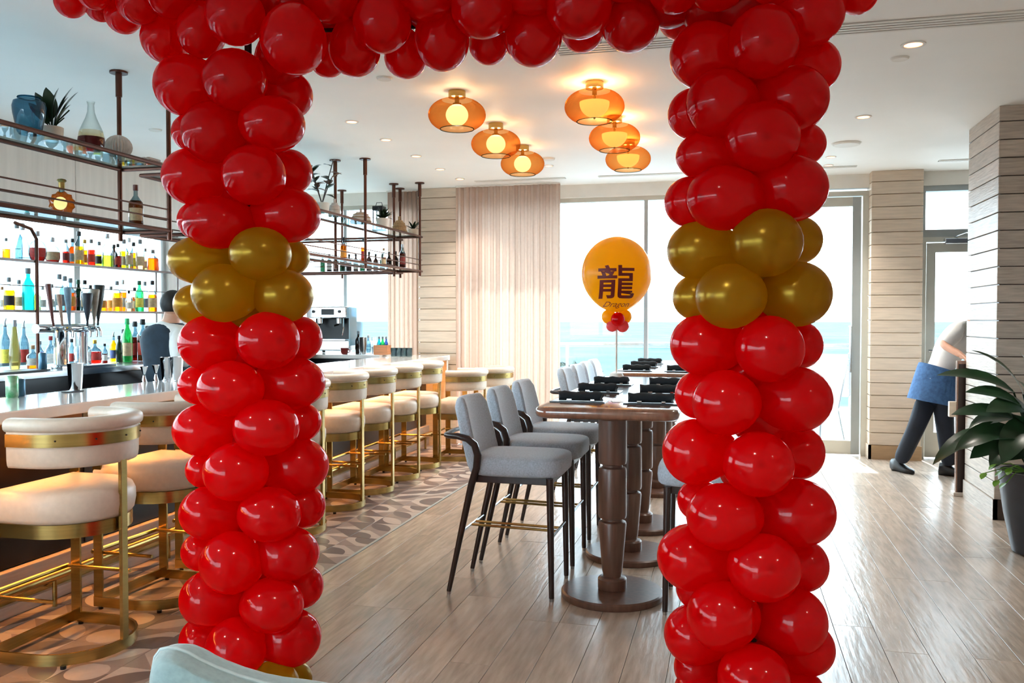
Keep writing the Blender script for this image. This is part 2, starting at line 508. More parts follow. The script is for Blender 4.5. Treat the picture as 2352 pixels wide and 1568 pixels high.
M_BBD = mat('bronze_baseboard', (70, 58, 50), 0.35, metal=.3, var=.15, scale=6)
clad_column('pillar', -3.69, -3.19, 10.0, 10.3, ('front',), M_PLANKW, 'pale board-clad pillar between the bar windows and the curtain', M_BBW, core=M_BBW)
clad_column('pillar', 1.45, 1.96, 9.98, 10.3, ('front', 'left'), M_PLANKW, 'pale board-clad pillar between the glass door and the side door', M_BBW, core=M_BBW)
wr = clad_column('wall_right', 1.92, 4.6, 7.17, 8.02, ('front', 'left'), M_PLANKD, 'grey board-clad wall corner behind the leafy plant', M_BBD, core=M_DKWOOD)

def window_unit(name, x0, x1, z0, z1, muls, fm=M_FRAME, label=None, fw=.05, y=0.0):
    w = sempty(name, (0, WY + y, 0), label)
    BX(x0, x1, .05, .13, z1 - fw, z1).build('window_head', fm, w, smooth=False)
    BX(x0, x1, .05, .13, z0, z0 + fw).build('window_sill', fm, w, smooth=False)
    BX(x0, x0 + fw, .05, .13, z0 + fw, z1 - fw).build('window_jamb', fm, w, smooth=False)
    BX(x1 - fw, x1, .05, .13, z0 + fw, z1 - fw).build('window_jamb', fm, w, smooth=False)
    edges = [x0 + fw] + list(muls) + [x1 - fw]
    for m in muls:
        BX(m - .022, m + .022, .05, .13, z0 + fw, z1 - fw).build('mullion', M_GREYFR, w, smooth=False)
    for a, b in zip(edges[:-1], edges[1:]):
        BX(a + .02, b - .02, .085, .093, z0 + fw, z1 - fw).build('pane', M_PANE, w, smooth=False)
    return w
window_unit('window_1', -5.55, -3.69, .55, 2.93, [-4.74], label='tall window behind the far end of the bar')
window_unit('window_2', -3.19, .42, .02, 2.93, [-2.1, -.96], label='tall sea-view window behind the high tables')
# glass door beside the main window
def glass_door(name, x0, x1, z1, label, handle_side, panel=0.0, y=0.0):
    d = sempty(name, (0, WY + y, 0), label)
    BX(x0, x0 + .06, .02, .14, 0, z1).build('door_jamb', M_FRAME, d, smooth=False)
    BX(x1 - .06, x1, .02, .14, 0, z1).build('door_jamb', M_FRAME, d, smooth=False)
    BX(x0 + .06, x1 - .06, .02, .14, z1 - .05, z1).build('door_head', M_FRAME, d, smooth=False)
    a, b = x0 + .07, x1 - .07
    for p, q in ((a, a + .09), (b - .09, b)):
        BX(p, q, .05, .1, .01, z1 - .06).build('door_stile', M_GREYFR if panel == 0 else M_FRAME, d, smooth=False)
    BX(a + .09, b - .09, .05, .1, z1 - .16, z1 - .06).build('door_rail', M_FRAME, d, smooth=False)
    BX(a + .09, b - .09, .05, .1, .01, .16 + panel).build('door_rail', M_FRAME, d, smooth=False)
    BX(a + .09, b - .09, .07, .078, .16 + panel, z1 - .16).build('pane', M_PANE, d, smooth=False)
    return d
d1 = glass_door('door_1', .42, 1.45, 2.9, 'glass terrace door with a pull handle', 1)
hx = 1.27
h = MB().tube([(hx, .05, .92), (hx, -.03, .92), (hx, -.03, 1.42), (hx, .05, 1.42)], .012, 8).build('door_handle', M_STEEL, d1)
d2 = glass_door('door_2', 1.97, 2.98, 2.38, 'glass side door with closer and push bar', 0, panel=.12)
BX(1.97, 2.98, .02, .14, 2.38, 2.46).build('transom_bar', M_GREYFR, d2, smooth=False)
BX(1.97, 2.98, .02, .14, 2.87, 2.95).build('transom_head', M_GREYFR, d2, smooth=False)
BX(1.97, 2.02, .02, .14, 2.46, 2.87).build('transom_jamb', M_GREYFR, d2, smooth=False)
BX(2.0, 2.98, .07, .078, 2.46, 2.87).build('pane', M_PANE, d2, smooth=False)
MB().tube([(2.06, .0, 1.16), (2.9, .0, 1.16)], .016, 8).build('push_bar', M_STEEL, d2)
cl = BX(2.2, 2.46, -.05, .03, 2.3, 2.36).build('door_closer', M_STEEL, d2, bevel=.008)
MB().tube([(2.3, -.02, 2.37), (2.38, -.16, 2.4), (2.56, .02, 2.4)], .008, 6).build('closer_arm', M_STEEL, d2)

# ------------------------------------------------------------------ left wall with the bar windows
LX = -5.6
wl = sempty('wall_left', (LX, 0, 0), 'panelled wall above the bottle shelves')
for k in range(12):
    y0 = -4.9 + k * 1.27
    if y0 > 10.1: break
    BX(-.12, 0, y0 + .003, min(y0 + 1.267, 10.15), 2.37, CE).build('panel', M_WALLP, wl, smooth=False, bevel=.003, seg=1)
BX(-.12, -.02, -4.9, 10.2, 0, 1.1).build('lower_wall', M_WHITE, wl, smooth=False)
BX(-.12, -.0, 7.83, 10.2, 1.1, 2.37).build('end_panel', M_WALLP, wl, smooth=False)
w3 = sempty('window_3', (LX, 0, 0), 'long bar window behind the bottles')
BX(-.11, -.03, -4.8, 7.8, 2.32, 2.37).build('window_head', M_GREYFR, w3, smooth=False)
BX(-.11, -.03, -4.8, 7.8, 1.1, 1.15).build('window_sill', M_GREYFR, w3, smooth=False)
ml = [-4.8, -3.4, -2.0, -.6, .8, 2.2, 3.6, 5.1, 6.57, 7.78]
for m in ml:
    BX(-.11, -.03, m - .035, m + .035, 1.15, 2.32).build('mullion', M_GREYFR, w3, smooth=False)
for a, b in zip(ml[:-1], ml[1:]):
    BX(-.075, -.067, a + .03, b - .03, 1.15, 2.32).build('pane', M_PANE, w3, smooth=False)

# ------------------------------------------------------------------ rest of the room, behind and beside the camera
wf = sempty('wall_front', (0, -5.0, 0), 'wall behind the camera')
BX(-6.0, 6.2, 0, .12, 2.75, CE).build('header', M_WHITE, wf, smooth=False)
BX(-6.0, 6.2, 0, .12, 0, .4).build('sill_wall', M_WHITE, wf, smooth=False)
BX(-2.6, 6.2, 0, .12, .4, 2.75).build('wall_face', M_WALLP, wf, smooth=False)
mf = [-5.9, -4.8, -3.7, -2.6]
w4 = sempty('window_4', (0, -5.0, 0), 'windows behind the camera on the bar side')
for m in mf:
    BX(m - .05, m + .05, .02, .1, .4, 2.75).build('mullion', M_GREYFR, w4, smooth=False)
for a, b in zip(mf[:-1], mf[1:]):
    BX(a + .045, b - .045, .05, .058, .4, 2.75).build('pane', M_PANE, w4, smooth=False)
ws = sempty('wall_side', (6.1, 0, 0), 'plain wall on the right beyond the frame')
BX(0, .12, -5.0, 10.45, 0, CE).build('wall_face', M_WALLP, ws, smooth=False)

# ------------------------------------------------------------------ outside
deck = struct(BX(-7.5, 8, 10.45, 16.2, -.2, -.03).build('terrace_floor', M_DECK, smooth=False), 'pale terrace paving outside')
sea = struct(BX(-3000, 3000, 60, 6000, -16, -15.5).build('sea', M_SEA, smooth=False), 'sea beyond the terrace')
sea2 = struct(BX(-3000, -7.5, -900, 60, -16, -15.5).build('sea', M_SEA, smooth=False), 'sea beyond the bar window')
rail = thing('terrace_railing', 'glass terrace railing with a slim top rail', 'railing', (0, 15.7, 0))
BX(-7.4, 7.9, -.03, .03, 1.03, 1.08).build('top_rail', M_STEEL, rail, smooth=False)
for k in range(8):
    xx = -7.2 + k * 2.15
    BX(xx - .025, xx + .025, -.025, .025, -.03, 1.03).build('post', M_STEEL, rail, smooth=False)
    if k < 7: BX(xx + .04, xx + 2.11, -.006, .006, .05, 1.0).build('pane', M_PANE, rail, smooth=False)
M_SLING = mat('white_sling', (226, 228, 228), .7, var=.05, scale=20)
def terrace_chair(loc, rz, label):
    t = thing('terrace_chair', label, 'chair', loc, rz, 'terrace chairs')
    MB().loft([[(-.24, -.25, .42), (.24, -.25, .42), (.24, -.25, .45), (-.24, -.25, .45)], [(-.24, .22, .38), (.24, .22, .38), (.24, .22, .41), (-.24, .22, .41)]]).build('seat', M_SLING, t)
    MB().loft([[(-.24, .2, .38), (.24, .2, .38), (.24, .23, .38), (-.24, .23, .38)], [(-.24, .42, 1.0), (.24, .42, 1.0), (.24, .45, 1.0), (-.24, .45, 1.0)]]).build('backrest', M_SLING, t)
    for sx in (-1, 1):
        MB().tube([(sx * .26, -.28, -.03), (sx * .26, -.25, .44)], .014, 6).build('leg', M_STEEL, t)
        MB().tube([(sx * .26, .4, -.03), (sx * .26, .2, .4), (sx * .26, .44, 1.02)], .014, 6).build('leg', M_STEEL, t)
    return t
terrace_chair((.98, 11.5, 0), math.radians(200), 'white sling terrace chair nearest the glass door')
terrace_chair((1.45, 13.6, 0), math.radians(170), 'white sling terrace chair further out by the railing')
def tree(loc, r, label, seed):
    t = thing('tree', label, 'tree', loc, 0, 'treetops beyond the terrace')
    rr = random.Random(seed)
    MB().tube([(0, 0, -12), (0.1, 0, -5), (0, 0.1, 0)], [.35, .28, .15], 8).build('trunk', M_DKWOOD, t)
    mb = MB()
    for k in range(420):
        a = rr.uniform(0, 6.28); u = rr.uniform(-.8, 1); q = r * rr.uniform(.55, 1) * math.sqrt(max(.05, 1 - u * u))
        c = Vector((q * math.cos(a), q * math.sin(a), u * r * .7)); s_ = r * .16
        d1_ = Vector((rr.gauss(0, 1), rr.gauss(0, 1), rr.gauss(0, 1))).normalized() * s_; d2_ = Vector((rr.gauss(0, 1), rr.gauss(0, 1), rr.gauss(0, .6))).normalized() * s_ * .5
        mb.add([c - d1_, c + d2_, c + d1_, c - d2_], [(0, 1, 2, 3)])
    tag(mb.build('foliage', M_TREE, t, smooth=False), kind='stuff')
tree(tuple(pt(1300, 862, 34) - Vector((0, 0, .6))), 1.5, 'green treetop just past the terrace, next to the curtain', 3)
tree(tuple(pt(1345, 868, 40) - Vector((0, 0, .8))), 1.6, 'green treetop past the terrace, further from the curtain', 5)
# ------------------------------------------------------------------ balloon arch
LAX, LZC = 575, 3.38       # left column axis: photo column and distance
RAX, RZC = 1735, 3.17
arch_base = pt(LAX, 733, LZC); arch_base.z = 0
arch = thing('balloon_arch', 'square arch of red balloons with gold bands framing the view', 'balloon arch', tuple(arch_base))
def balloon(px, py, rx, ry, zc, axis_pt, m, name='balloon'):
    c = pt(px, py, zc); a = rx / F * zc; b = ry / F * zc; d = (a + b) / 2 * 1.02
    out = (c - axis_pt)
    if out.length < 1e-4: out = -FWD
    out.normalize()
    seg, rings = 28, 18
    # pole axis = out
    u = out.cross(UP) if abs(out.z) < .95 else out.cross(RIGHT)
    u.normalize(); w = u.cross(out)
    vs_, fs, tip = [], [], []
    for i in range(rings + 1):
        th = math.pi * i / rings
        for j in range(seg):
            ph = 2 * math.pi * j / seg
            pear = 1.0 - .07 * max(0.0, -math.cos(th))
            n = out * math.cos(th) + (u * math.cos(ph) + w * math.sin(ph)) * math.sin(th) * pear
            inn = max(0.0, -math.cos(th))                    # neck side, drawn in towards the frame
            vs_.append(RIGHT * (n.dot(RIGHT) * a) + UP * (n.dot(UP) * b) + FWD * (n.dot(FWD) * d) - out * (inn ** 1.6 * .42 * (a + b) / 2))
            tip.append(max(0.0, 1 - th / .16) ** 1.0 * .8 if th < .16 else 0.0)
    for i in range(rings):
        for j in range(seg):
            k = (j + 1) % seg
            fs.append((i * seg + j, (i + 1) * seg + j, (i + 1) * seg + k, i * seg + k))
    me = bpy.data.meshes.new(name); me.from_pydata([tuple(v) for v in vs_], [], fs)
    at = me.attributes.new('tip', 'FLOAT', 'POINT'); at.data.foreach_set('value', tip)
    me.materials.append(m); me.polygons.foreach_set('use_smooth', [True] * len(me.polygons)); me.update()
    bm = bmesh.new(); bm.from_mesh(me); bmesh.ops.remove_doubles(bm, verts=bm.verts, dist=1e-5); bmesh.ops.recalc_face_normals(bm, faces=bm.faces); bm.to_mesh(me); bm.free()
    return me, c
def add_balloon(px, py, rx, ry, zc, axis_pt, gold=False):
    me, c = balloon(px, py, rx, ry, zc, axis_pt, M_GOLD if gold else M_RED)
    o = child('balloon', me, arch, tuple(c - arch_base))
    if gold: o['label'] = 'gold balloon'
    return o
def column(lst, ax, zc, R=.165):
    for px, py, rx, ry, fl in lst:
        dx = (px - ax) / F * zc
        off = math.sqrt(max(R * R - dx * dx, 0))
        z = zc + (off * .9 + .02 if 'b' in fl else -off)
        ap = pt(ax, py, zc)
        add_balloon(px, py, rx, ry, z, ap, 'g' in fl)
LEFT = [(431, 200, 70, 70, ''), (544, 187, 73, 69, ''), (667, 222, 54, 54, 'b'), (493, 306, 70, 70, ''), (629, 288, 74, 63, ''), (451, 307, 51, 45, 'b'),
    (447, 407, 70, 65, ''), (586, 404, 73, 68, ''), (667, 397, 52, 52, 'b'), (503, 512, 79, 60, ''), (664, 495, 74, 63, ''), (456, 507, 45, 44, 'b'),
    (461, 598, 73, 55, 'g'), (599, 583, 71, 61, 'g'), (664, 591, 48, 44, 'bg'), (515, 673, 73, 67, 'g'), (654, 679, 66, 61, 'g'), (448, 699, 48, 46, 'bg'),
    (479, 788, 68, 64, ''), (616, 782, 73, 67, ''), (692, 777, 48, 51, 'b'), (528, 892, 75, 64, ''), (672, 879, 74, 60, ''), (455, 884, 46, 45, 'b'),
    (466, 988, 70, 61, ''), (610, 982, 76, 65, ''), (690, 969, 47, 45, 'b'), (539, 1085, 74, 67, ''), (680, 1070, 73, 65, ''), (470, 1080, 46, 42, 'b'),
    (479, 1179, 70, 62, ''), (616, 1183, 73, 63, ''), (695, 1164, 50, 50, 'b'), (528, 1295, 73, 71, ''), (657, 1274, 73, 62, ''), (460, 1269, 48, 45, 'b'),
    (478, 1379, 70, 66, ''), (620, 1394, 73, 63, ''), (688, 1349, 51, 52, 'b'), (537, 1495, 71, 70, ''), (663, 1470, 70, 66, ''), (456, 1475, 50, 52, 'b'),
    (619, 1578, 62, 50, 'g'), (668, 1566, 44, 42, 'bg'), (500, 1572, 50, 44, 'bg')]
column(LEFT, LAX, LZC)
column([(575 + (14 if k % 2 else -14), 245 + 94 * k, 62, 58, 'bg' if 560 < 245 + 94 * k < 720 else 'b') for k in range(14)], LAX, LZC, .055)
RIGHTC = [(1749, 102, 80, 81, ''), (1616, 133, 80, 76, ''), (1862, 157, 61, 61, 'b'), (1651, 241, 78, 78, ''), (1820, 231, 77, 75, ''), (1590, 265, 58, 58, 'b'),
    (1748, 317, 84, 79, ''), (1626, 360, 75, 58, ''), (1838, 334, 54, 50, 'b'), (1662, 456, 88, 74, ''), (1814, 434, 83, 77, ''), (1583, 465, 58, 58, 'b'),
    (1607, 576, 75, 69, 'g'), (1759, 558, 82, 78, 'g'), (1832, 552, 54, 55, 'bg'), (1677, 680, 80, 75, 'g'), (1830, 675, 78, 75, 'g'), (1597, 683, 52, 52, 'bg'), 
    (1616, 791, 76, 72, ''), (1768, 801, 78, 77, ''), (1837, 792, 52, 55, 'b'), (1667, 925, 76, 76, ''), (1829, 917, 82, 76, ''), (1603, 907, 52, 55, 'b'),
    (1596, 1038, 73, 76, ''), (1744, 1067, 81, 75, ''), (1836, 1039, 59, 63, 'b'), (1664, 1188, 85, 77, ''), (1835, 1179, 86, 78, ''), (1606, 1150, 48, 48, 'b'),
    (1594, 1283, 82, 77, ''), (1758, 1307, 84, 78, ''), (1847, 1301, 60, 61, 'b'), (1662, 1419, 81, 80, ''), (1833, 1432, 72, 77, ''), (1604, 1355, 48, 48, 'b'),
    (1599, 1463, 70, 69, ''), (1860, 1495, 63, 62, 'b'), (1737, 1566, 83, 77, ''), (1616, 1600, 64, 62, ''), (1600, 1540, 48, 50, 'b'), (1840, 1610, 66, 66, ''), (1680, 1660, 70, 54, ''), (1780, 1665, 70, 54, '')]
column(RIGHTC, RAX, RZC)
column([(1735 + (14 if k % 2 else -14), 180 + 112 * k, 68, 64, 'bg' if 520 < 180 + 112 * k < 720 else 'b') for k in range(13)], RAX, RZC, .055)
# beam and garland tails: layer f = front, m = middle, k = back
BEAM = [(172, 12, 36, 35, 'm'), (224, -10, 38, 38, 'f'), (240, 24, 34, 32, 'k'), (292, 42, 41, 41, 'm'), (325, 16, 47, 45, 'f'), (394, -16, 63, 62, 'f'), (387, 94, 55, 55, 'm'), (468, 80, 55, 57, 'h'),
    (546, 42, 67, 67, 'g'), (678, 98, 75, 78, 'g'), (763, 0, 62, 58, 'f'), (645, 146, 56, 56, 'm'), (640, 10, 70, 66, 'm'), (480, -15, 60, 55, 'm'),
    (756, 142, 41, 40, 'k'), (817, 120, 59, 60, 'm'), (880, 60, 66, 67, 'f'), (934, 138, 49, 46, 'k'), (980, -5, 62, 58, 'f'), (1016, 98, 63, 69, 'm'), (1108, 25, 71, 69, 'f'),
    (1123, 106, 46, 47, 'k'), (1224, 90, 66, 67, 'm'), (1328, 22, 75, 72, 'f'), (1336, 74, 50, 51, 'k'), (1445, 58, 67, 66, 'm'), (1545, -22, 60, 60, 'f'), (1566, 42, 60, 56, 'k'),
    (1218, -15, 62, 56, 'f'), (860, -45, 62, 56, 'm'), (1000, 10, 62, 60, 'k'), (1230, 10, 62, 60, 'k'), (1430, -40, 62, 50, 'f'), (740, 50, 62, 60, 'k'), (900, 40, 60, 60, 'k'), (1120, 40, 55, 60, 'k'), (1450, 20, 55, 55, 'k'),
    (1700, 22, 74, 66, 'm'), (1852, 38, 79, 74, 'h'), (1962, -7, 46, 46, 'm'), (1640, -25, 66, 56, 'f'), (1780, -40, 70, 58, 'f'), (1915, -40, 55, 52, 'm'), (560, -60, 66, 60, 'm')]
BEAM += [(600 + 78 * k, 12 + 10 * (k % 2), 60, 58, 'm') for k in range(16)] + [(230 + 60 * k, -30, 45, 42, 'k') for k in range(6)]
for px, py, rx, ry, fl in BEAM:
    zc = LZC + (RZC - LZC) * (px - LAX) / (RAX - LAX)
    zc = min(max(zc, RZC - .05), LZC + .1)
    z = zc + {'f': -.13, 'm': 0, 'k': .14, 'g': -.22, 'h': -.08}[fl]
    add_balloon(px, py, rx, ry, z, pt(px, -20, zc))
fr = MB()
la, ra = pt(LAX, 733, LZC), pt(RAX, 733, RZC)
MB().tube([Vector((la.x, la.y, .02)) - arch_base, Vector((la.x, la.y, 2.6)) - arch_base], .014, 8).build('frame_pole', M_BLACK, arch)
MB().tube([Vector((ra.x, ra.y, .02)) - arch_base, Vector((ra.x, ra.y, 2.6)) - arch_base], .014, 8).build('frame_pole', M_BLACK, arch)
MB().tube([Vector((la.x, la.y, 2.6)) - arch_base, Vector((ra.x, ra.y, 2.6)) - arch_base], .008, 8).build('frame_beam', M_BLACK, arch)
for a_ in (la, ra):
    p_ = Vector((a_.x, a_.y, 0)) - arch_base
    MB().lathe([(.17, 0), (.17, .012), (.02, .03)], 20, tuple(p_)).build('base_plate', M_BLACK, arch)

# ------------------------------------------------------------------ single balloon on a stick on the long table
DZ = 6.72
DB = pt(1416, 733, DZ); DB.z = 1.05
drag = thing('message_balloon', 'large yellow balloon on a stick with red Chinese character, above the table', 'balloon', tuple(DB))
cz = EYE + (733 - 628) / F * DZ - 1.05
rw, rh = 80 / F * DZ, 84 / F * DZ
def drag_r(z):                     # radius at local height
    t = (z - cz) / rh
    if t >= 0: return rw * math.sqrt(max(0, 1 - t * t))
    q = max(0, 1 - (t / 1.06) ** 2)
    return rw * (q ** .5) * (1 - .10 * t * t)
prof = []
for i in range(0, 41):
    t = -1.06 + (2.06) * i / 40
    t = -1.06 * math.cos(math.pi * i / 40) if i < 20 else -math.cos(math.pi * i / 40)
    prof.append((max(drag_r(cz + t * rh), .004), cz + t * rh))
big = MB().lathe(prof, 40).build('large_balloon', M_YEL, drag, angle=3)
M_INK = mat('dark_red_ink', (112, 22, 16), .5, var=.05, scale=9)
def decal(txt, cpx, cpy, wpx, hpx, name, shear=0.0, fat=0.0):
    cu = bpy.data.curves.new('lettering', 'FONT'); cu.body = txt; cu.align_x = 'CENTER'; cu.align_y = 'CENTER'; cu.shear = shear; cu.offset = fat; cu.fill_mode = 'FRONT'
    cu.resolution_u = 3
    tob = bpy.data.objects.new('lettering', cu); COL.objects.link(tob)
    bpy.context.view_layer.update()
    dg = bpy.context.evaluated_depsgraph_get()
    me = bpy.data.meshes.new_from_object(tob.evaluated_get(dg))
    bpy.data.objects.remove(tob)
    bm = bmesh.new(); bm.from_mesh(me)
    if not bm.verts: bm.free(); return
    bmesh.ops.triangulate(bm, faces=bm.faces)
    for _ in range(3):
        ed = [e for e in bm.edges if e.calc_length() > .12]
        if ed: bmesh.ops.subdivide_edges(bm, edges=ed, cuts=1)
        bmesh.ops.triangulate(bm, faces=bm.faces)
    xs = [v.co.x for v in bm.verts]; ys = [v.co.y for v in bm.verts]
    sx = wpx / F * DZ / (max(xs) - min(xs)); sy = hpx / F * DZ / (max(ys) - min(ys))
    mx_, my_ = (max(xs) + min(xs)) / 2, (max(ys) + min(ys)) / 2
    ox = (cpx - 1416) / F * DZ; oz = EYE + (733 - cpy) / F * DZ - 1.05
    for v in bm.verts:
        a = (v.co.x - mx_) * sx + ox; z = (v.co.y - my_) * sy + oz
        R = drag_r(z)
        d = math.sqrt(max(0, R * R - a * a)) + .003
        q = RIGHT * a - FWD * d
        v.co = (q.x, q.y, z)
    bm.to_mesh(me); bm.free()
    me.materials.clear(); me.materials.append(M_INK)
    o = bpy.data.objects.new(name, me); COL.objects.link(o); o.parent = big
decal('\u9f8d', 1407, 650, 82, 74, 'chinese_character', 0, .012)
decal('Dragon', 1411, 701, 58, 15, 'lettering', .45, 0)
kz = lambda py: EYE + (733 - py) / F * DZ - 1.05
for px, py, r, dd, m, lb in ((1399, 727, 17, .02, M_YEL, 'yellow collar balloon'), (1435, 727, 17, .02, M_YEL, 'yellow collar balloon'), (1417, 733, 16, -.06, M_RED, 'red collar balloon'), (1406, 748, 14, 0, M_PINK, 'coral collar balloon'), (1430, 748, 15, 0, M_PINK, 'coral collar balloon')):
    q = RIGHT * ((px - 1416) / F * DZ) + FWD * dd
    o = MB().sphere((q.x, q.y, kz(py)), r / F * DZ, 16, 12).build('collar_balloon', m, drag, angle=3); o['label'] = lb
MB().tube([(0, 0, .03), (0, 0, cz - rh * 1.05)], .007, 8).build('stick', mat('pale_stick', (226, 208, 190), .5, var=.05), drag)
MB().lathe([(.055, 0), (.055, .02), (.045, .035), (.01, .04)], 16).build('weight', M_WHITE, drag)

# ------------------------------------------------------------------ bar: front cabinet, worktop, foot rail
BY0, BY1 = 1.4, 9.93
bar = thing('bar_cabinet', 'dark bronze bar front with pale plinth', 'bar', (-3.55, 0, 0))
BX(-.3, -.01, BY0, 9.86, .03, 1.0).build('carcass', M_NAVY, bar, smooth=False)
y = BY0
k = 0
while y < 9.8:
    w = min(.92, 9.86 - y)
    BX(-.01, .012, y + .004, y + w - .004, .24, 1.0).build('panel', M_BRONZE if k % 3 else M_NAVY, bar, smooth=False, bevel=.003, seg=1)
    y += w; k += 1
BX(-.02, .05, BY0, 9.9, .15, .235).build('plinth_top', M_PLINTH, bar, smooth=False, bevel=.004)
BX(-.02, .045, BY0, 9.9, .0, .06).build('plinth_foot', M_PLINTH, bar, smooth=False, bevel=.004)
BX(-.02, .015, BY0, 9.9, .06, .15).build('kick_strip', M_BRASS, bar, smooth=False)
BX(-.32, .27, 9.86, 9.92, 0, 1.01).build('end_panel', M_PLANKW, bar, smooth=False)
M_LED = emit('warm_led', (255, 172, 86), 20)
for yy in [BY0 + .3 + .9 * j for j in range(10)]:
    if yy + .8 > 9.85: break
    BX(.03, .045, yy, yy + .8, .999, 1.006).build('led_strip', M_LED, bar, smooth=False)
top = thing('bar_worktop', 'long white quartz bar worktop on the front bar', 'worktop', (-3.57, 0, 0))
BX(-.32, .31, BY0, BY1, 1.012, 1.07).build('slab', M_QUARTZ, top, smooth=False, bevel=.006)
BX(-.36, -.325, BY0, 9.3, .99, 1.04).build('drip_ledge', M_STEEL, top, smooth=False, bevel=.003)
fr = thing('foot_rail', 'brass foot rail running along the foot of the bar', 'foot rail', (-3.42, 0, 0))
MB().tube([(0, BY0, .16), (0, 9.7, .16)], .025, 12).build('rail', M_BRASS, fr)
for yy in [1.9 + .95 * j for j in range(9)]:
    MB().tube([(-.09, yy, .11), (-.04, yy, .11), (0, yy, .14)], .014, 8).build('bracket', M_BRASS, fr)
    MB().lathe([(.012, 0), (.012, .14)], 8, (0, yy, 0)).build('foot', M_BRASS, fr)

# back bar
bb = thing('back_bar_cabinet', 'navy refrigerated back bar cabinet under the bottle shelves', 'cabinet', (-5.0, 0, 0))
BX(-.45, .24, BY0, 9.3, .04, 1.08).build('carcass', M_NAVY, bb, smooth=False)
for j in range(9):
    y0 = BY0 + .1 + .85 * j
    BX(.24, .262, y0 + .005, y0 + .845, .12, .98).build('door', M_NAVY, bb, smooth=False, bevel=.004)
bt = thing('back_bar_worktop', 'grey steel worktop on the back bar', 'worktop', (-5.0, 0, 0))
BX(-.56, .29, BY0, 9.3, 1.083, 1.13).build('slab', M_STEEL, bt, smooth=False, bevel=.004)
rb = thing('return_cabinet', 'navy cabinet at the far end of the bar under the coffee machine', 'cabinet', (-4.5, 9.6, 0))
BX(-1.0, .6, -.28, .3, .04, 1.04).build('carcass', M_NAVY, rb, smooth=False)
rt = thing('return_worktop', 'pale worktop at the far end of the bar carrying the coffee machine', 'worktop', (-4.5, 9.6, 0))
BX(-1.08, .595, -.29, .32, 1.043, 1.09).build('slab', M_QUARTZ, rt, smooth=False, bevel=.004)

# ------------------------------------------------------------------ cream and brass bar stools
def dpath(w, xf, xc, n=14):
    return [(xf, w)] + arc(xc, 0, w, math.pi / 2, -math.pi / 2, n) + [(xf, -w)]
def rr_section(t, h, z, e=.4, n=16):
    sg = lambda v: math.copysign(abs(v) ** e, v)
    return [(t * sg(math.cos(2 * math.pi * j / n)), z + h * sg(math.sin(2 * math.pi * j / n))) for j in range(n)]
def make_stool(low=0.0):
    t = thing('bar_stool', 'x', 'bar stool', (0, 0, 0), 0, 'cream leather bar stools')
    L = -low
    W = .262
    MB().sweep(dpath(W, -.24, -.01), [(-.006, .012), (.006, .012), (.006, .062), (-.006, .062)]).build('base_ring', M_BRASS, t)
    BX(-.246, -.234, -W, W, .012, .062).build('base_bar', M_BRASS, t, smooth=False)
    for sx, sy in ((-.2, .262), (-.2, -.262), (.13, .23), (.13, -.23)):
        MB().lathe([(.012, 0), (.012, .013)], 10, (sx, sy, 0)).build('foot', M_BLACK, t)
    for sy in (1, -1):
        BX(-.245, -.19, sy * .256 - .006, sy * .256 + .006, .06, .93 + L).build('front_post', M_BRASS, t, smooth=False, bevel=.002, seg=1)
        MB().tube([(.1, sy * .243, .29), (-.26, sy * .243, .29)], .009, 8).build('footrest_side', M_BRASS, t)
    BX(.247, .265, -.02, .02, .06, .99 + L).build('back_post', M_BRASS, t, smooth=False, bevel=.002, seg=1)
    MB().tube([(-.26, -.25, .29), (-.26, .25, .29)], .011, 8).build('footrest', M_BRASS, t)
    # seat band and cushion
    MB().loft([[(p[0], p[1], z) for p in dpath(.25, -.22, -.01)] for z in (.555 + L, .615 + L)]).build('seat_band', M_BRASS, t, angle=.5)
    rings = []
    for q, z in ((.97, .616), (1.03, .635), (1.06, .675), (1.055, .715), (1.0, .745), (.9, .757), (.5, .766), (.1, .768)):
        rings.append([(-.0 + p[0] * q if q > .95 else p[0] * q, p[1] * q, z + L) for p in dpath(.252, -.225, -.01, 18)])
    MB().loft(rings).build('seat', M_CREAM, t, angle=1.0)
    path = dpath(.255, -.1, -.01, 22)
    MB().sweep(path, rr_section(.026, .105, .965 + L, .45)).build('backrest', M_CREAM, t, angle=1.0)
    MB().sweep(path, rr_section(.046, .031, 1.046 + L, .75)).build('top_roll', M_CREAM, t, angle=1.2)
    band = [(.026, .955 + L), (.033, .955 + L), (.033, 1.01 + L), (.026, 1.01 + L)]
    bo = MB().sweep(path, band).build('back_band', M_BRASS, t, angle=.5)
    for a in (-62, -30, 0, 30, 62):
        a = math.radians(a)
        MB().sphere((-.01 + .289 * math.cos(a), .289 * math.sin(a), .983 + L), .004, 8, 6).build('rivet', M_BLACK, bo)
    return t
stool0 = make_stool()
STOOLS = [(-2.9, 3.35, 'cream leather bar stool with brass frame, nearest the left picture edge'),
          (-2.95, 4.08, 'cream bar stool just left of the left balloon column, behind the nearest stool'),
          (-2.98, 4.8, 'cream bar stool hidden behind the left balloon column'),
          (-3.02, 5.56, 'cream bar stool peeping out low at the right of the left balloon column'),
          (-3.08, 6.38, 'cream bar stool directly right of the left balloon column, its back cut off'),
          (-3.09, 7.03, 'cream bar stool second in the row right of the left balloon column'),
          (-3.09, 7.68, 'cream bar stool third in the row right of the left balloon column'),
          (-3.1, 8.32, 'cream bar stool at the far end of the bar row')]
for i, (sx, sy, lb) in enumerate(STOOLS):
    if i == 0:
        stool0.location = (sx, sy, 0); stool0['label'] = lb
    else:
        copy_tree(stool0, None, (sx, sy, 0), rnd.uniform(-.03, .03), lb)
low0 = make_stool(.11)
low0.location = (-2.8, 8.92, 0); low0.rotation_euler = (0, 0, .06); low0['label'] = 'lower cream stool past the end of the bar row'
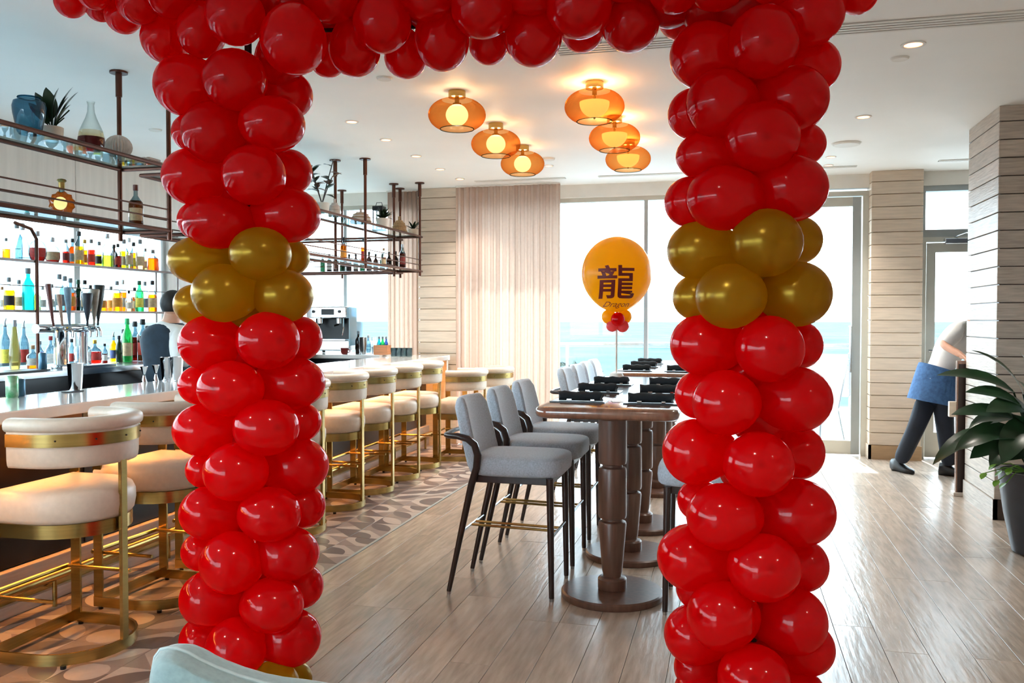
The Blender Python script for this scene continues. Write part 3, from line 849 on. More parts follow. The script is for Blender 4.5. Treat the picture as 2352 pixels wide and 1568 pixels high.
copy_tree(low0, None, (-2.66, 9.52, 0), .04, 'lower cream stool farthest back, against the curtain')

# ------------------------------------------------------------------ high tables
def table(y0, y1, peds, label):
    t = thing('high_table', label, 'table', (-.615, 0, 0), 0, 'walnut high tables')
    w = .37; r = .07
    path = arc(w - r, y1 - r, r, 0, math.pi / 2, 5) + arc(-w + r, y1 - r, r, math.pi / 2, math.pi, 5) + arc(-w + r, y0 + r, r, math.pi, 1.5 * math.pi, 5) + arc(w - r, y0 + r, r, 1.5 * math.pi, 2 * math.pi, 5)
    cx, cy = 0, (y0 + y1) / 2
    rings = []
    for ins, z in ((.02, .99), (.004, 1.0), (0, 1.015), (0, 1.03), (.006, 1.044), (.016, 1.05)):
        rings.append([(p[0] - math.copysign(ins, p[0]), p[1] - math.copysign(ins, p[1] - cy), z) for p in path])
    MB().loft(rings).build('tabletop', M_TABLEW, t, angle=.8)
    for py in peds:
        MB().lathe([(.27, 0), (.276, .008), (.276, .032), (.268, .04), (.08, .042)], 40, (0, py, 0)).build('base', M_TABLEP, t)
        prof = [(.074, .042), (.078, .05), (.078, .098), (.07, .108), (.05, .112), (.05, .122), (.055, .14), (.076, .395), (.072, .408), (.055, .414), (.055, .424), (.073, .43), (.077, .445), (.077, .685), (.073, .7), (.055, .706), (.055, .716), (.073, .722), (.077, .74), (.077, .96), (.11, .99)]
        MB().lathe(prof, 24, (0, py, 0)).build('pedestal', M_TABLEP, t, angle=.5)
    return t
table(4.36, 6.85, (4.68, 5.5, 6.3), 'walnut high table nearest the camera on turned pedestals')
table(7.3, 9.6, (7.62, 8.45, 9.25), 'walnut high table further back by the window')

# place settings
def setting(x, y, lab_where, flip=1):
    g = thing('placemat', 'black placemat ' + lab_where, 'placemat', (x, y, 1.051), 0, 'black placemats on the high tables')
    BX(-.15, .15, -.105, .105, 0, .004).build('mat', M_MATB, g, smooth=False)
    BX(-.15, .15, -.105, -.1, .004, .007).build('edge_rim', M_MATB, g, smooth=False)
    n = thing('napkin_roll', 'rolled black napkin with cutlery ' + lab_where, 'napkin', (x + .01 * flip, y - .03, 1.056), rnd.uniform(-.06, .06), 'rolled black napkins')
    rings = []
    for i in range(9):
        xx = -.115 + .23 * i / 8
        r = .027 + .002 * math.sin(i * 2.1 + x * 9) ; 
        rings.append([(xx + .006 * math.sin(j * 1.3 + i), (r * 1.35) * math.cos(2 * math.pi * j / 12), r * .95 + r * .95 * math.sin(2 * math.pi * j / 12)) for j in range(12)])
    MB().loft(rings).build('cloth', M_NAPKIN, n, angle=1.2)
    BX(-.07, -.045, -.042, -.034, .002, .012).build('fork_tip', M_CHROME, n, smooth=False)
    BX(.06, .08, -.042, -.034, .002, .012).build('knife_tip', M_CHROME, n, smooth=False)
for k, (yy, a, b) in enumerate(((4.72, 'front left of the near high table', 'front right of the near high table'), (5.34, 'in the middle left of the near high table', 'in the middle right of the near high table'), (5.98, 'at the far left of the near high table', 'at the far right of the near high table'))):
    setting(-.80, yy, a); setting(-.40, yy - .02, b, -1)
for k, (yy, a, b) in enumerate(((7.62, 'nearest on the far table, left side', 'nearest on the far table, right side'), (8.25, 'second on the far table, left side', None), (8.9, 'third on the far table, left side', None))):
    setting(-.80, yy, a)
    if b: setting(-.40, yy, b, -1)
mc = thing('menu_card', 'pale menu card lying beside the nearest left placemat', 'card', (-.6, 4.75, 1.0505), .3)
BX(-.03, .03, -.05, .05, 0, .002).build('card', M_WHITE, mc, smooth=False)

# ------------------------------------------------------------------ grey upholstered bar chairs
def make_chair():
    t = thing('bar_chair', 'x', 'chair', (0, 0, 0), 0, 'grey upholstered bar chairs')
    # seat cushion
    s = MB().sphere((.07, 0, .705), (.265, .235, .06), 28, 12, e=.38); s.build('seat', M_GREYFAB, t, angle=2)
    # backrest: bowed slab leaning back
    rings = []
    for i in range(9):
        z = .66 + .41 * i / 8; xx = -.13 - .10 * (i / 8) ; hw = .225 - .012 * (i / 8) ** 3 * 2 
        if i == 8: hw -= .03; 
        th = .036 if i < 8 else .022
        if i == 0: th = .025
        ring = []
        n = 10
        for j in range(n + 1):
            yy = -hw + 2 * hw * j / n; bow = -.045 * (1 - (yy / hw) ** 2) * 0.8 + .0
            ring.append((xx + bow + th, yy, z))
        for j in range(n, -1, -1):
            yy = -hw + 2 * hw * j / n; bow = -.045 * (1 - (yy / hw) ** 2) * 0.8
            ring.append((xx + bow - th, yy, z))
        rings.append(ring)
    b = MB().loft(rings).build('backrest', M_GREYFAB, t, angle=1.6)
    bv = b.modifiers.new('soft', 'BEVEL'); bv.width = .02; bv.segments = 3; bv.limit_method = 'ANGLE'; bv.angle_limit = 1.0
    BX(-.15, .28, -.2, .2, .615, .655).build('seat_frame', M_DKWOOD, t, smooth=False, bevel=.004)
    for sy in (1, -1):
        y = sy * .215
        MB().tube([(.285, y, .018), (.28, y, .35), (.275, y, .655)], [.014, .018, .02], 10).build('leg', M_DKWOOD, t)
        path = [(-.285, y * 1.04, .018), (-.22, y * 1.03, .32), (-.155, y * 1.03, .61), (-.125, y * 1.06, .70), (-.118, y * 1.08, .77), (-.135, y * 1.09, .825), (-.175, y * 1.09, .855), (-.23, y * 1.08, .868), (-.285, y * 1.02, .868), (-.31, y * .9, .868)]
        MB().tube(path, [.013, .017, .02, .021, .021, .02, .019, .018, .017, .014], 10).build('leg', M_DKWOOD, t)
        for fx in (.285, -.285):
            MB().lathe([(.011, 0), (.013, .018)], 10, (fx, y * (1.04 if fx < 0 else 1), 0)).build('glide', M_STEEL, t)
        MB().tube([(-.21, sy * .04, .345), (.278, sy * .04, .335)], .0075, 8).build('footrest_rod', M_BRASS, t)
    MB().tube([(-.312, -.19, .868), (-.33, 0, .868), (-.312, .19, .868)], .013, 8).build('back_rail', M_DKWOOD, t)
    MB().tube([(-.213, -.215, .345), (-.213, .215, .345)], .008, 8).build('crossbar', M_STEEL, t)
    MB().tube([(.28, -.21, .335), (.28, .21, .335)], .008, 8).build('crossbar', M_STEEL, t)
    return t
ch0 = make_chair()
CH = [(-1.2, 4.72, 0, 'grey upholstered bar chair nearest the camera at the near table'), (-1.2, 5.35, 0, 'grey upholstered bar chair second along the near table'), (-1.2, 5.99, 0, 'grey upholstered bar chair third along the near table'),
      (-1.2, 7.62, 0, 'grey bar chair nearest on the left of the far table'), (-1.2, 8.2, 0, 'grey bar chair second on the left of the far table'), (-1.2, 8.76, 0, 'grey bar chair third on the left of the far table'), (-1.2, 9.3, 0, 'grey bar chair farthest back on the left of the far table'),
      (-.03, 4.66, math.pi, 'grey bar chair right of the near table, behind the right balloon column')]
for i, (sx, sy, rz, lb) in enumerate(CH):
    if i == 0: ch0.location = (sx, sy, 0); ch0['label'] = lb
    else: copy_tree(ch0, None, (sx, sy, 0), rz, lb)
# ------------------------------------------------------------------ hanging copper shelf units over the bar
M_SHELFG = glassy('shelf_glass', (214, 232, 234), 1.0, ior=1.9)
SH_HI, SH_LO = 2.47, 2.07
def tubebox(mb, p, q, r):
    return mb.tube([p, q], r, 8)
def shelf_unit(name, label, x0, x1, y0, y1, posts, along):
    t = thing(name, label, 'shelf', (x0, y0, 0), 0, 'hanging copper bar shelves')
    dx, dy = x1 - x0, y1 - y0
    for px_, py_ in posts:
        p = MB().tube([(px_ - x0, py_ - y0, SH_LO - .07), (px_ - x0, py_ - y0, CE - .004)], .0145, 10).build('post', M_COPPER, t)
        MB().lathe([(.02, -.16), (.02, -.012), (.055, -.012), (.055, 0)], 18, (px_ - x0, py_ - y0, CE - .001)).build('ceiling_flange', M_COPPER, p)
    for z in (SH_HI, SH_LO):
        for a, b in (((0, 0), (dx, 0)), ((dx, 0), (dx, dy)), ((dx, dy), (0, dy)), ((0, dy), (0, 0))):
            MB().tube([(a[0], a[1], z - .012), (b[0], b[1], z - .012)], .013, 8).build('frame_tube', M_COPPER, t)
        BX(.012, dx - .012, .012, dy - .012, z - .006, z + .004).build('glass_shelf', M_SHELFG, t, smooth=False)
    for z in (SH_LO + .06, SH_LO + .12):
        for xx, yy, q in ((dx, 0, 'y'), (0, 0, 'y'), (0, dy, 'x')):
            if q == 'y' and along == 'y': MB().tube([(xx, 0, z), (xx, dy, z)], .005, 6).build('guard_rail', M_COPPER, t)
            if q == 'x' and along == 'x': MB().tube([(0, 0, z), (dx, 0, z)], .005, 6).build('guard_rail', M_COPPER, t)
    return t
shelf_unit('hanging_shelf', 'copper tube shelf with glass decks hanging over the bar, near left', -3.80, -3.44, 1.2, 4.84, [(-3.80, 4.82), (-3.44, 4.82), (-3.80, 2.6), (-3.44, 2.6)], 'y')
shelf_unit('hanging_shelf', 'copper tube shelf with glass decks hanging over the bar, middle to far end', -3.82, -3.5, 5.05, 9.62, [(-3.82, 8.0), (-3.5, 8.0), (-3.82, 9.55), (-3.5, 9.55), (-3.82, 6.5)], 'y')
shelf_unit('hanging_shelf', 'copper tube shelf with glass decks running across the far end of the bar', -5.3, -3.86, 9.6, 9.92, [(-3.88, 9.9), (-4.63, 9.88), (-5.25, 9.88)], 'x')

# ------------------------------------------------------------------ bottle shelf rack in the bar window
BXX = -5.13
Z1, Z2, Z3 = 1.934, 1.566, 1.131
rack = thing('bottle_rack', 'slim metal bottle rack standing on the back bar in front of the window', 'rack', (BXX, 0, 0))
M_RACK = mat('rack_metal', (112, 100, 96), .35, metal=.7, var=.1, scale=8)
RY1 = 7.12
for z in (Z1, Z2):
    BX(-.11, .13, 2.0, RY1, z - .012, z - .001).build('glass_shelf', M_SHELFG, rack, smooth=False)
    BX(.125, .137, 2.0, RY1, z - .016, z + .003).build('shelf_edge', M_RACK, rack, smooth=False)
    MB().tube([(.13, 2.0, z + .18), (.13, RY1 - .1, z + .18)] , .004, 6).build('guide_wire', M_RACK, rack) if z == Z2 else None
for yy in (2.05, 3.6, 5.0, RY1):
    x_ = .13
    if yy == RY1:
        MB().tube([(x_, yy, Z3), (x_, yy, Z1 + .1)] + [(x_, yy - .1 + .1 * math.cos(a), Z1 + .1 + .1 * math.sin(a)) for a in (.4, .8, 1.2, 1.57)], .009, 8).build('upright', M_RACK, rack)
    else:
        MB().tube([(x_, yy, Z3), (x_, yy, Z1 + .15)], .011, 8).build('upright', M_COPPER, rack)
    MB().tube([(-.1, yy, Z3), (-.1, yy, Z1 + .05)], .008, 8).build('upright', M_RACK, rack)
# copper post in front of the bottles
Yp = y_at(84, BXX + .13)
MB().tube([(.14, Yp, Z3), (.14, Yp, Z1 + .16), (.14, Yp - .05, Z1 + .23), (.14, Yp - .2, Z1 + .26)], .013, 8).build('front_post', M_COPPER, rack)

# ------------------------------------------------------------------ bottles
LQ = {'amber': (226, 130, 20), 'orange': (240, 110, 10), 'yellow': (250, 206, 20), 'red': (200, 40, 24), 'darkred': (96, 22, 16), 'dark': (44, 30, 26), 'lime': (196, 226, 60), 'green': (60, 200, 110),
      'teal': (30, 190, 190), 'clear': (236, 246, 248), 'tan': (214, 178, 124), 'olive': (176, 160, 96), 'brown': (120, 66, 26), 'blue': (80, 110, 170), 'pale': (240, 232, 170), 'dkgreen': (34, 70, 50)}
CP = {'black': (24, 26, 28), 'grey': (120, 128, 132), 'white': (220, 222, 222), 'gold': (196, 160, 70), 'red': (150, 30, 34), 'brown': (110, 56, 44), 'green': (60, 190, 120), 'cork': (176, 136, 96), 'silver': (190, 194, 198), 'dkgreen': (30, 84, 60)}
LB = {'white': (226, 224, 216), 'black': (34, 32, 32), 'tan': (206, 180, 140), 'gold': (214, 170, 70), 'blue': (70, 90, 140), 'red': (190, 50, 40), 'yellow': (238, 226, 90), 'orange': (226, 150, 50), 'darkred': (110, 30, 24), 'grey': (130, 140, 150)}
M_CLEARB = glassy('clear_bottle', (184, 206, 212), 1.0, ior=1.55, edge=(18, 32, 38))
def liq_mat(k):
    c = LQ[k]
    if k == 'clear': return M_CLEARB
    return glassy('liquor_' + k, tuple(int(255 * (v / 255) ** .62) for v in c), .8, body=c, body_fac=.3, edge=tuple(int(v * .45) for v in c))
PROF = {   # (relative radius, relative height)
    'std': (.125, [(.9, 0), (1, .015), (1, .56), (.94, .62), (.5, .72), (.36, .78), (.34, .94), (.40, .945), (.40, .96)]),
    'tall': (.105, [(.9, 0), (1, .015), (1, .58), (.8, .68), (.42, .78), (.36, .94), (.42, .945), (.42, .96)]),
    'squat': (.24, [(.94, 0), (1, .03), (1, .5), (.92, .58), (.4, .68), (.26, .74), (.24, .9), (.28, .91), (.28, .93)]),
    'round': (.25, [(.5, 0), (.72, .04), (.95, .2), (1, .34), (.93, .5), (.68, .63), (.3, .7), (.2, .75), (.2, .9), (.26, .91), (.26, .93)]),
    'decanter': (.165, [(.96, 0), (1, .02), (.98, .3), (.6, .58), (.28, .74), (.22, .9), (.3, .92)]),
    'taper': (.10, [(.75, 0), (.8, .02), (1, .2), (.95, .35), (.55, .7), (.36, .9), (.4, .96)]),
    'broad': (.15, [(.92, 0), (1, .02), (1, .5), (.95, .58), (.6, .66), (.3, .74), (.27, .93), (.33, .935), (.33, .96)]),
}
def bottle(loc, h, style, liq, cap, lab, fill, label, group, cat='bottle', name='bottle', pourer=False, face=None):
    t = thing(name, label, cat, loc, 0, group)
    k, prof = PROF[style]; R = k * h * 1.1
    pts = [(r * R, z * h) for r, z in prof]
    # split at the fill level so that the liquor below is coloured
    zf = fill * h; lowp = []; upp = []
    for (r0, z0), (r1, z1) in zip(pts[:-1], pts[1:]):
        if z0 <= zf: lowp.append((r0, z0))
        if z0 <= zf < z1:
            rr = r0 + (r1 - r0) * (zf - z0) / (z1 - z0); lowp.append((rr, zf)); upp.append((rr, zf))
        if z1 > zf: upp.append((r1, z1))
    if not upp: lowp = pts
    mb = MB()
    mb.lathe(lowp, 14, mi=0, cap1=True)
    if upp: mb.lathe(upp, 14, mi=1, cap0=False, cap1=False)
    mb.build('glass', [liq_mat(liq), liq_mat(liq) if liq in ('teal', 'green', 'dkgreen', 'dark') else M_CLEARB], t, angle=.9)
    zt = pts[-1][1]; rt = pts[-1][0]
    cm = mat('cap_' + cap, CP[cap], .35, metal=.6 if cap in ('gold', 'silver') else 0, var=.05, scale=20)
    if pourer:
        MB().tube([(0, 0, zt - .01), (0, 0, zt + h * .06), (h * .02, h * .02, zt + h * .16)], [rt * .9, rt * .5, rt * .3], 8).build('pourer', cm, t)
    else:
        MB().lathe([(rt * 1.02, zt - .1 * h), (rt * 1.12, zt - .09 * h), (rt * 1.12, h * .995), (rt * .9, h)], 12).build('cap', cm, t)
    if lab:
        zz0, zz1 = .14 * h, .44 * h
        a0 = math.atan2(-loc[1], -loc[0]) if face is None else face
        def rad(z):
            for (r0, q0), (r1, q1) in zip(pts[:-1], pts[1:]):
                if q0 <= z <= q1 and q1 > q0: return r0 + (r1 - r0) * (z - q0) / (q1 - q0)
            return R
        m2 = MB(); rg = []
        for i in range(5):
            z = zz0 + (zz1 - zz0) * i / 4
            rg.append([((rad(z) + .0012) * math.cos(a0 + a), (rad(z) + .0012) * math.sin(a0 + a), z) for a in [-1.0 + .25 * q for q in range(9)]])
        m2.loft(rg, False, False, False)
        m2.build('label', mat('label_' + lab, LB[lab], .6, var=.15, scale=60), t, angle=3)
    return t
def shelf_row(rows, z, X, where, group, s_px):
    for i, (px, hpx, style, liq, cap, lab, fill, desc) in enumerate(rows):
        xx = X + (.055 if i % 2 else -.055)
        yy = y_at(px, xx); zc = depth(xx, yy)
        bottle((xx, yy, z), hpx * zc / F, style, liq, cap, lab, fill, f'{desc}, {ORD[i]} from left {where}', group, pourer='pourer' in desc)
ROW1 = [(17, 51, 'broad', 'amber', 'grey', None, .5, 'short amber bottle'), (42, 84, 'std', 'clear', 'grey', None, .3, 'clear bottle with long grey stopper'), (55, 88, 'decanter', 'clear', 'silver', None, .1, 'clear conical decanter'),
    (89, 70, 'round', 'darkred', 'silver', 'red', .4, 'round dark red bottle with crystal stopper'), (123, 61, 'round', 'darkred', 'silver', 'tan', .45, 'round cognac bottle with medallion'), (154, 56, 'std', 'red', 'grey', 'darkred', .5, 'red liquor bottle'),
    (169, 62, 'broad', 'orange', 'black', 'grey', .7, 'orange bottle with dark cap'), (184, 77, 'std', 'yellow', 'black', 'tan', .55, 'tall golden whisky bottle'), (197, 62, 'std', 'amber', 'gold', 'orange', .6, 'amber bottle with orange label'), (212, 61, 'std', 'red', 'grey', 'red', .6, 'red bottle'),
    (230, 60, 'broad', 'lime', 'grey', 'black', .5, 'lime yellow bottle with black label'), (249, 77, 'broad', 'lime', 'silver', None, .35, 'large pale green bottle'), (264, 56, 'std', 'dark', 'black', 'darkred', .6, 'dark bottle'), (273, 56, 'std', 'darkred', 'black', 'red', .5, 'dark red bottle'),
    (287, 70, 'std', 'yellow', 'grey', 'tan', .6, 'yellow bottle'), (299, 72, 'tall', 'clear', 'white', 'tan', .5, 'clear slim bottle with tan label'), (309, 65, 'std', 'amber', 'black', 'yellow', .62, 'golden bottle'), (324, 70, 'std', 'tan', 'grey', 'tan', .4, 'pale tan bottle'), (336, 53, 'tall', 'olive', 'grey', 'tan', .5, 'small olive bottle'), (353, 49, 'squat', 'orange', 'grey', None, .6, 'squat orange bottle')]
shelf_row(ROW1, Z1 + .001, BXX, 'on upper window shelf', 'bottles on the upper window shelf', 1)
ROW2 = [(6, 54, 'broad', 'clear', 'cork', 'white', .3, 'clear squat bottle with cork'), (22, 75, 'broad', 'yellow', 'grey', 'black', .6, 'yellow bottle with black label'), (45, 70, 'broad', 'pale', 'grey', 'tan', .5, 'pale yellow bottle'), (66, 97, 'std', 'teal', 'grey', None, .75, 'tall turquoise bottle'),
    (86, 54, 'std', 'lime', 'green', None, .8, 'lime green bottle'), (99, 55, 'std', 'clear', 'silver', 'white', .4, 'clear bottle'), (120, 61, 'std', 'clear', 'grey', 'white', .2, 'clear bottle with white label'), (138, 84, 'std', 'clear', 'grey', 'grey', .3, 'tall clear bottle'),
    (150, 80, 'std', 'clear', 'grey', 'blue', .3, 'tall clear vodka bottle'), (163, 75, 'broad', 'orange', 'grey', 'orange', .55, 'orange bottle'), (181, 72, 'std', 'dkgreen', 'dkgreen', 'black', .7, 'dark green bottle'), (196, 71, 'std', 'clear', 'black', 'tan', .4, 'clear bottle with dark cap'),
    (209, 60, 'std', 'amber', 'black', 'orange', .4, 'amber bottle'), (238, 56, 'std', 'amber', 'white', 'orange', .4, 'amber bottle with white cap'), (256, 58, 'broad', 'orange', 'grey', 'orange', .45, 'broad orange bottle'), (270, 70, 'broad', 'yellow', 'grey', 'orange', .6, 'golden bottle with orange label'),
    (283, 73, 'tall', 'orange', 'white', 'white', .6, 'slim orange bottle'), (297, 48, 'broad', 'tan', 'black', 'white', .5, 'short tan bottle'), (310, 56, 'std', 'brown', 'black', 'tan', .6, 'brown bottle'), (321, 71, 'std', 'green', 'dkgreen', 'yellow', .7, 'bright green bottle'), (334, 70, 'tall', 'clear', 'grey', 'grey', .4, 'clear slim bottle'), (351, 72, 'std', 'amber', 'black', 'tan', .55, 'amber bottle at the shelf end')]
shelf_row(ROW2, Z2 + .001, BXX, 'on lower window shelf', 'bottles on the lower window shelf', 1)
ROW3 = [(11, 105, 'tall', 'clear', 'silver', 'yellow', .3, 'clear pourer bottle with yellow label'), (33, 115, 'taper', 'olive', 'silver', None, .9, 'tall tapering olive bottle'), (54, 98, 'tall', 'clear', 'silver', 'red', .3, 'clear pourer bottle with red label'), (75, 54, 'squat', 'amber', 'cork', 'white', .3, 'squat amber bottle'),
    (91, 60, 'std', 'blue', 'grey', 'gold', .6, 'blue bottle'), (116, 72, 'broad', 'clear', 'red', 'white', .4, 'white bottle with red stopper'), (164, 60, 'std', 'clear', 'black', 'red', .4, 'clear bottle with red label'), (189, 70, 'squat', 'clear', 'grey', 'white', .25, 'large clear bottle'),
    (217, 54, 'squat', 'red', 'gold', 'red', .5, 'squat red bottle'), (240, 46, 'std', 'darkred', 'black', 'white', .5, 'small dark red bottle'), (260, 62, 'std', 'yellow', 'silver', 'blue', .8, 'yellow pourer bottle with blue label'), (273, 62, 'tall', 'dkgreen', 'black', None, .7, 'slim dark green bottle'),
    (284, 74, 'broad', 'dark', 'black', 'gold', .7, 'dark brown bottle'), (292, 100, 'tall', 'green', 'green', 'tan', .3, 'tall bottle with green spout'), (310, 90, 'broad', 'darkred', 'black', 'red', .6, 'black and red bottle'), (328, 96, 'std', 'brown', 'black', 'red', .6, 'tall brown bottle'), (338, 78, 'std', 'dark', 'black', None, .7, 'dark bottle'), (347, 74, 'std', 'dark', 'black', 'tan', .7, 'dark bottle beside the bartender')]
shelf_row(ROW3, Z3 + .001, -5.12, 'on the back bar', 'bottles on the back bar worktop', 1)

# the two bottles on the hanging shelf
def facet_bottle(loc, h):
    t = thing('cognac_bottle', 'round crystal cognac bottle with gold stopper on the hanging shelf', 'bottle', loc, math.radians(110))
    n = 24; rg = []
    R = h * .31
    mb = MB(); c = (0, 0, R * .98)
    pts_o = []
    for s_, th in ((1, .0), (1, 1)):
        pass
    rings = []
    for xx, q in ((-.09 * h, .45), (-.07 * h, .8), (-.03 * h, 1.0), (.03 * h, 1.0), (.07 * h, .8), (.09 * h, .45)):
        rings.append([(xx, R * q * (1 + (.07 if j % 2 else -.05) * (q > .6)) * math.cos(2 * math.pi * j / n), max(0.0, c[2] + R * q * (1 + (.07 if j % 2 else -.05) * (q > .6)) * math.sin(2 * math.pi * j / n))) for j in range(n)])
    mb.loft(rings)
    mb.build('glass', liq_mat('amber'), t, smooth=False)
    m2 = MB()
    rings = [[(xx, R * .55 * math.cos(2 * math.pi * j / 16), c[2] + R * .55 * math.sin(2 * math.pi * j / 16)) for j in range(16)] for xx in (-.096 * h, -.088 * h)]
    m2.loft(rings); m2.build('medallion', M_BRASS, t)
    MB().lathe([(.07 * h, 0), (.065 * h, .12 * h), (.06 * h, .2 * h)], 14, (0, 0, R * 1.92)).build('neck', M_CLEARB, t)
    MB().lathe([(.075 * h, 0), (.08 * h, .16 * h), (.12 * h, .2 * h), (.1 * h, .24 * h), (.03 * h, .26 * h)], 10, (0, 0, R * 1.92 + .1 * h)).build('stopper', M_BRASS, t, smooth=False)
    return t
def on_shelf(px, X, z): return (X, y_at(px, X), z)
S_HI, S_LO = SH_HI + .005, SH_LO + .005
l = on_shelf(146, -3.6, S_LO); facet_bottle(l, 88 / F * depth(l[0], l[1]))
l = on_shelf(315, -3.6, S_LO); bottle(l, 96 / F * depth(l[0], l[1]), 'broad', 'brown', 'brown', 'tan', .62, 'long-necked cognac bottle with tan label on the hanging shelf', None)

# far hanging shelf bottles
ROW4 = [(790, 53, 'std', 'amber', 'black', 'orange', .7, 'amber bottle'), (836, 54, 'tall', 'orange', 'black', 'red', .6, 'slim orange bottle'), (882, 42, 'std', 'brown', 'cork', 'tan', .5, 'brown bottle'), (925, 54, 'std', 'darkred', 'silver', 'darkred', .6, 'dark red bottle')]
shelf_row(ROW4, S_LO, -3.62, 'on the far hanging shelf', 'bottles on the far hanging shelf', 1)
for k in range(13):
    px = 742 + k * 15.2
    Y_ = 9.76 + (k % 2) * .06; X_ = x_at(px, Y_)
    if X_ > -3.9: X_ = x_at(px, 9.5); Y_ = 9.5 + (k % 2) * .03
    zc = depth(X_, Y_)
    bottle((X_, Y_, S_LO), (40 + (k * 5) % 4 * 2) / F * zc, 'std', 'dark' if k % 3 else 'dkgreen', 'black', 'white' if k % 4 == 1 else None, .9, f'dark wine bottle, {ORD[k]} from left in the row on the far shelf', 'wine bottles on the far shelf')

# ------------------------------------------------------------------ decor on the top deck
M_BLUEG = glassy('blue_glass', (120, 178, 198), 1.0, body=(60, 130, 160), body_fac=.22, edge=(40, 90, 120), ior=1.5)
M_OMBRE = glassy('plum_glass', (150, 80, 80), .8, body=(110, 44, 50), body_fac=.5)
M_CREAMG = glassy('cream_glass', (240, 232, 205), .8, body=(230, 215, 180), body_fac=.3)
M_POTW = mat('cream_ceramic', (222, 206, 186), .6, var=.06, scale=9)
M_STONE = mat('pale_stone', (216, 208, 200), .7, var=.1, scale=30, bump=.3)
M_WICKER = mat('wicker', (196, 160, 116), .8, var=.35, scale=60, stretch=(1, 1, 4), bump=.5)
l = on_shelf(74, -3.6, S_HI); s_ = depth(l[0], l[1]) / F
t = thing('glass_vase', 'blue swirled glass vase on the hanging shelf', 'vase', l)
MB().lathe([(22 * s_, 0), (26 * s_, 6 * s_), (34 * s_, 45 * s_), (36 * s_, 62 * s_), (33 * s_, 74 * s_), (24 * s_, 79 * s_), (23 * s_, 83 * s_)], 24, cap1=False).build('body', M_BLUEG, t)
MB().tube([(23 * s_ * math.cos(a * .3), 23 * s_ * math.sin(a * .3), 83 * s_) for a in range(21)], 2 * s_, 6, closed=True).build('rim', M_BLUEG, t)

def leaf_mesh(L, W, droop, m, fold=.25, n=8, name='leaf', tipw=.0):
    """Blade along +X bending down; cross section folded along the midrib."""
    rings = []
    pos = Vector((0, 0, 0)); ang = 0
    for i in range(n + 1):
        t_ = i / n
        w = W * math.sin(math.pi * min(1, t_ * .96 + .04)) ** .75 * (1 - .25 * t_)
        if i == n: w = .001
        d = Vector((math.cos(ang), 0, -math.sin(ang))); nn = Vector((math.sin(ang), 0, math.cos(ang)))
        ys = [-1, -.5, 0, .5, 1]
        rings.append([pos + Vector((0, y_ * w, 0)) + nn * (abs(y_) * w * fold) for y_ in ys])
        pos = pos + d * (L / n); ang += droop / n
    mb = MB(); mb.loft(rings, False, False, False)
    return mb.mesh(name, m, angle=3)
def add_leaf(parent, base, L, W, az, el, droop, m, stem=None, fold=.25, name='leaf', roll=0.0):
    o = child(name, leaf_mesh(L, W, droop, m, fold), parent, base)
    M = Matrix.Rotation(az, 4, 'Z') @ Matrix.Rotation(-el, 4, 'Y') @ Matrix.Rotation(roll, 4, 'X')
    o.rotation_euler = M.to_euler()
    return o
l = on_shelf(126, -3.62, S_HI); s_ = depth(l[0], l[1]) / F
t = thing('potted_plant', 'dark broad-leaved plant in a cream pot on the hanging shelf', 'plant', l)
MB().lathe([(22 * s_, 0), (24 * s_, 32 * s_), (22 * s_, 33 * s_), (20 * s_, 28 * s_)], 20).build('pot', M_POTW, t)
for k, (dx_, H, ln, az) in enumerate(((-20, 62, 52, 2.6), (-6, 85, 52, 1.9), (4, 90, 50, 1.2), (22, 62, 62, .25), (40, 70, 56, -.1), (-30, 45, 44, 3.0), (14, 40, 50, .6), (28, 42, 40, -.8))):
    bx = RIGHT * (dx_ * s_ * .35); tp = RIGHT * (dx_ * s_) + UP * ((28 + H * .62) * s_)
    st = MB().tube([(bx.x * .3, bx.y * .3, 26 * s_), (bx.x, bx.y, (26 + H * .3) * s_), (tp.x, tp.y, tp.z)], 1.6 * s_, 5).build('stem', M_LEAF, t)
    dirv = RIGHT * dx_ + UP * H; a = math.atan2((RIGHT * (1 if dx_ > 0 else -1)).y, (RIGHT * (1 if dx_ > 0 else -1)).x)
    add_leaf(t, tuple(bx + UP * (26 + H * .3) * s_), ln * s_ * 1.45, 19 * s_, a + (az - 1.5) * .15, math.atan2(H, abs(dx_)), .35, M_LEAF, roll=.7 if dx_ > 0 else -.7)
l = on_shelf(215, -3.6, S_HI); s_ = depth(l[0], l[1]) / F
t = thing('bottle_vase', 'long-necked clear glass vase shading to plum at the base', 'vase', l)
mb = MB(); P_ = [(20 * s_, 0), (26 * s_, 4 * s_), (29 * s_, 22 * s_), (28 * s_, 30 * s_)]
mb.lathe(P_, 24, mi=0); mb.lathe([(28 * s_, 30 * s_), (25 * s_, 45 * s_)], 24, mi=1, cap0=False, cap1=False); mb.lathe([(25 * s_, 45 * s_), (12 * s_, 75 * s_), (8 * s_, 88 * s_), (7 * s_, 104 * s_), (9 * s_, 112 * s_)], 24, mi=2, cap0=False, cap1=False)
mb.build('body', [M_OMBRE, M_CREAMG, glassy('clear_vase', (244, 248, 246), 1.0, ior=1.5, edge=(170, 180, 180))], t)
l = on_shelf(277, -3.62, S_HI); s_ = depth(l[0], l[1]) / F
t = thing('stone_ornament', 'pale round ribbed ornament beside the plum vase', 'ornament', l)
mb = MB()
for j in range(14):
    a = math.pi * j / 14
    mb.sphere((0, 0, 27 * s_), (30 * s_, 6 * s_, 27 * s_), 14, 10)
    o_ = len(mb.v) - (9 * 14 + 2)
    mb.xform(Matrix.Rotation(a, 4, 'Z'), o_)
mb.build('body', M_STONE, t)
l = on_shelf(352, -3.6, S_HI)
t = thing('slatted_tray', 'dark ribbed tray lying on the hanging shelf end', 'tray', (-3.6, 4.755, S_HI))
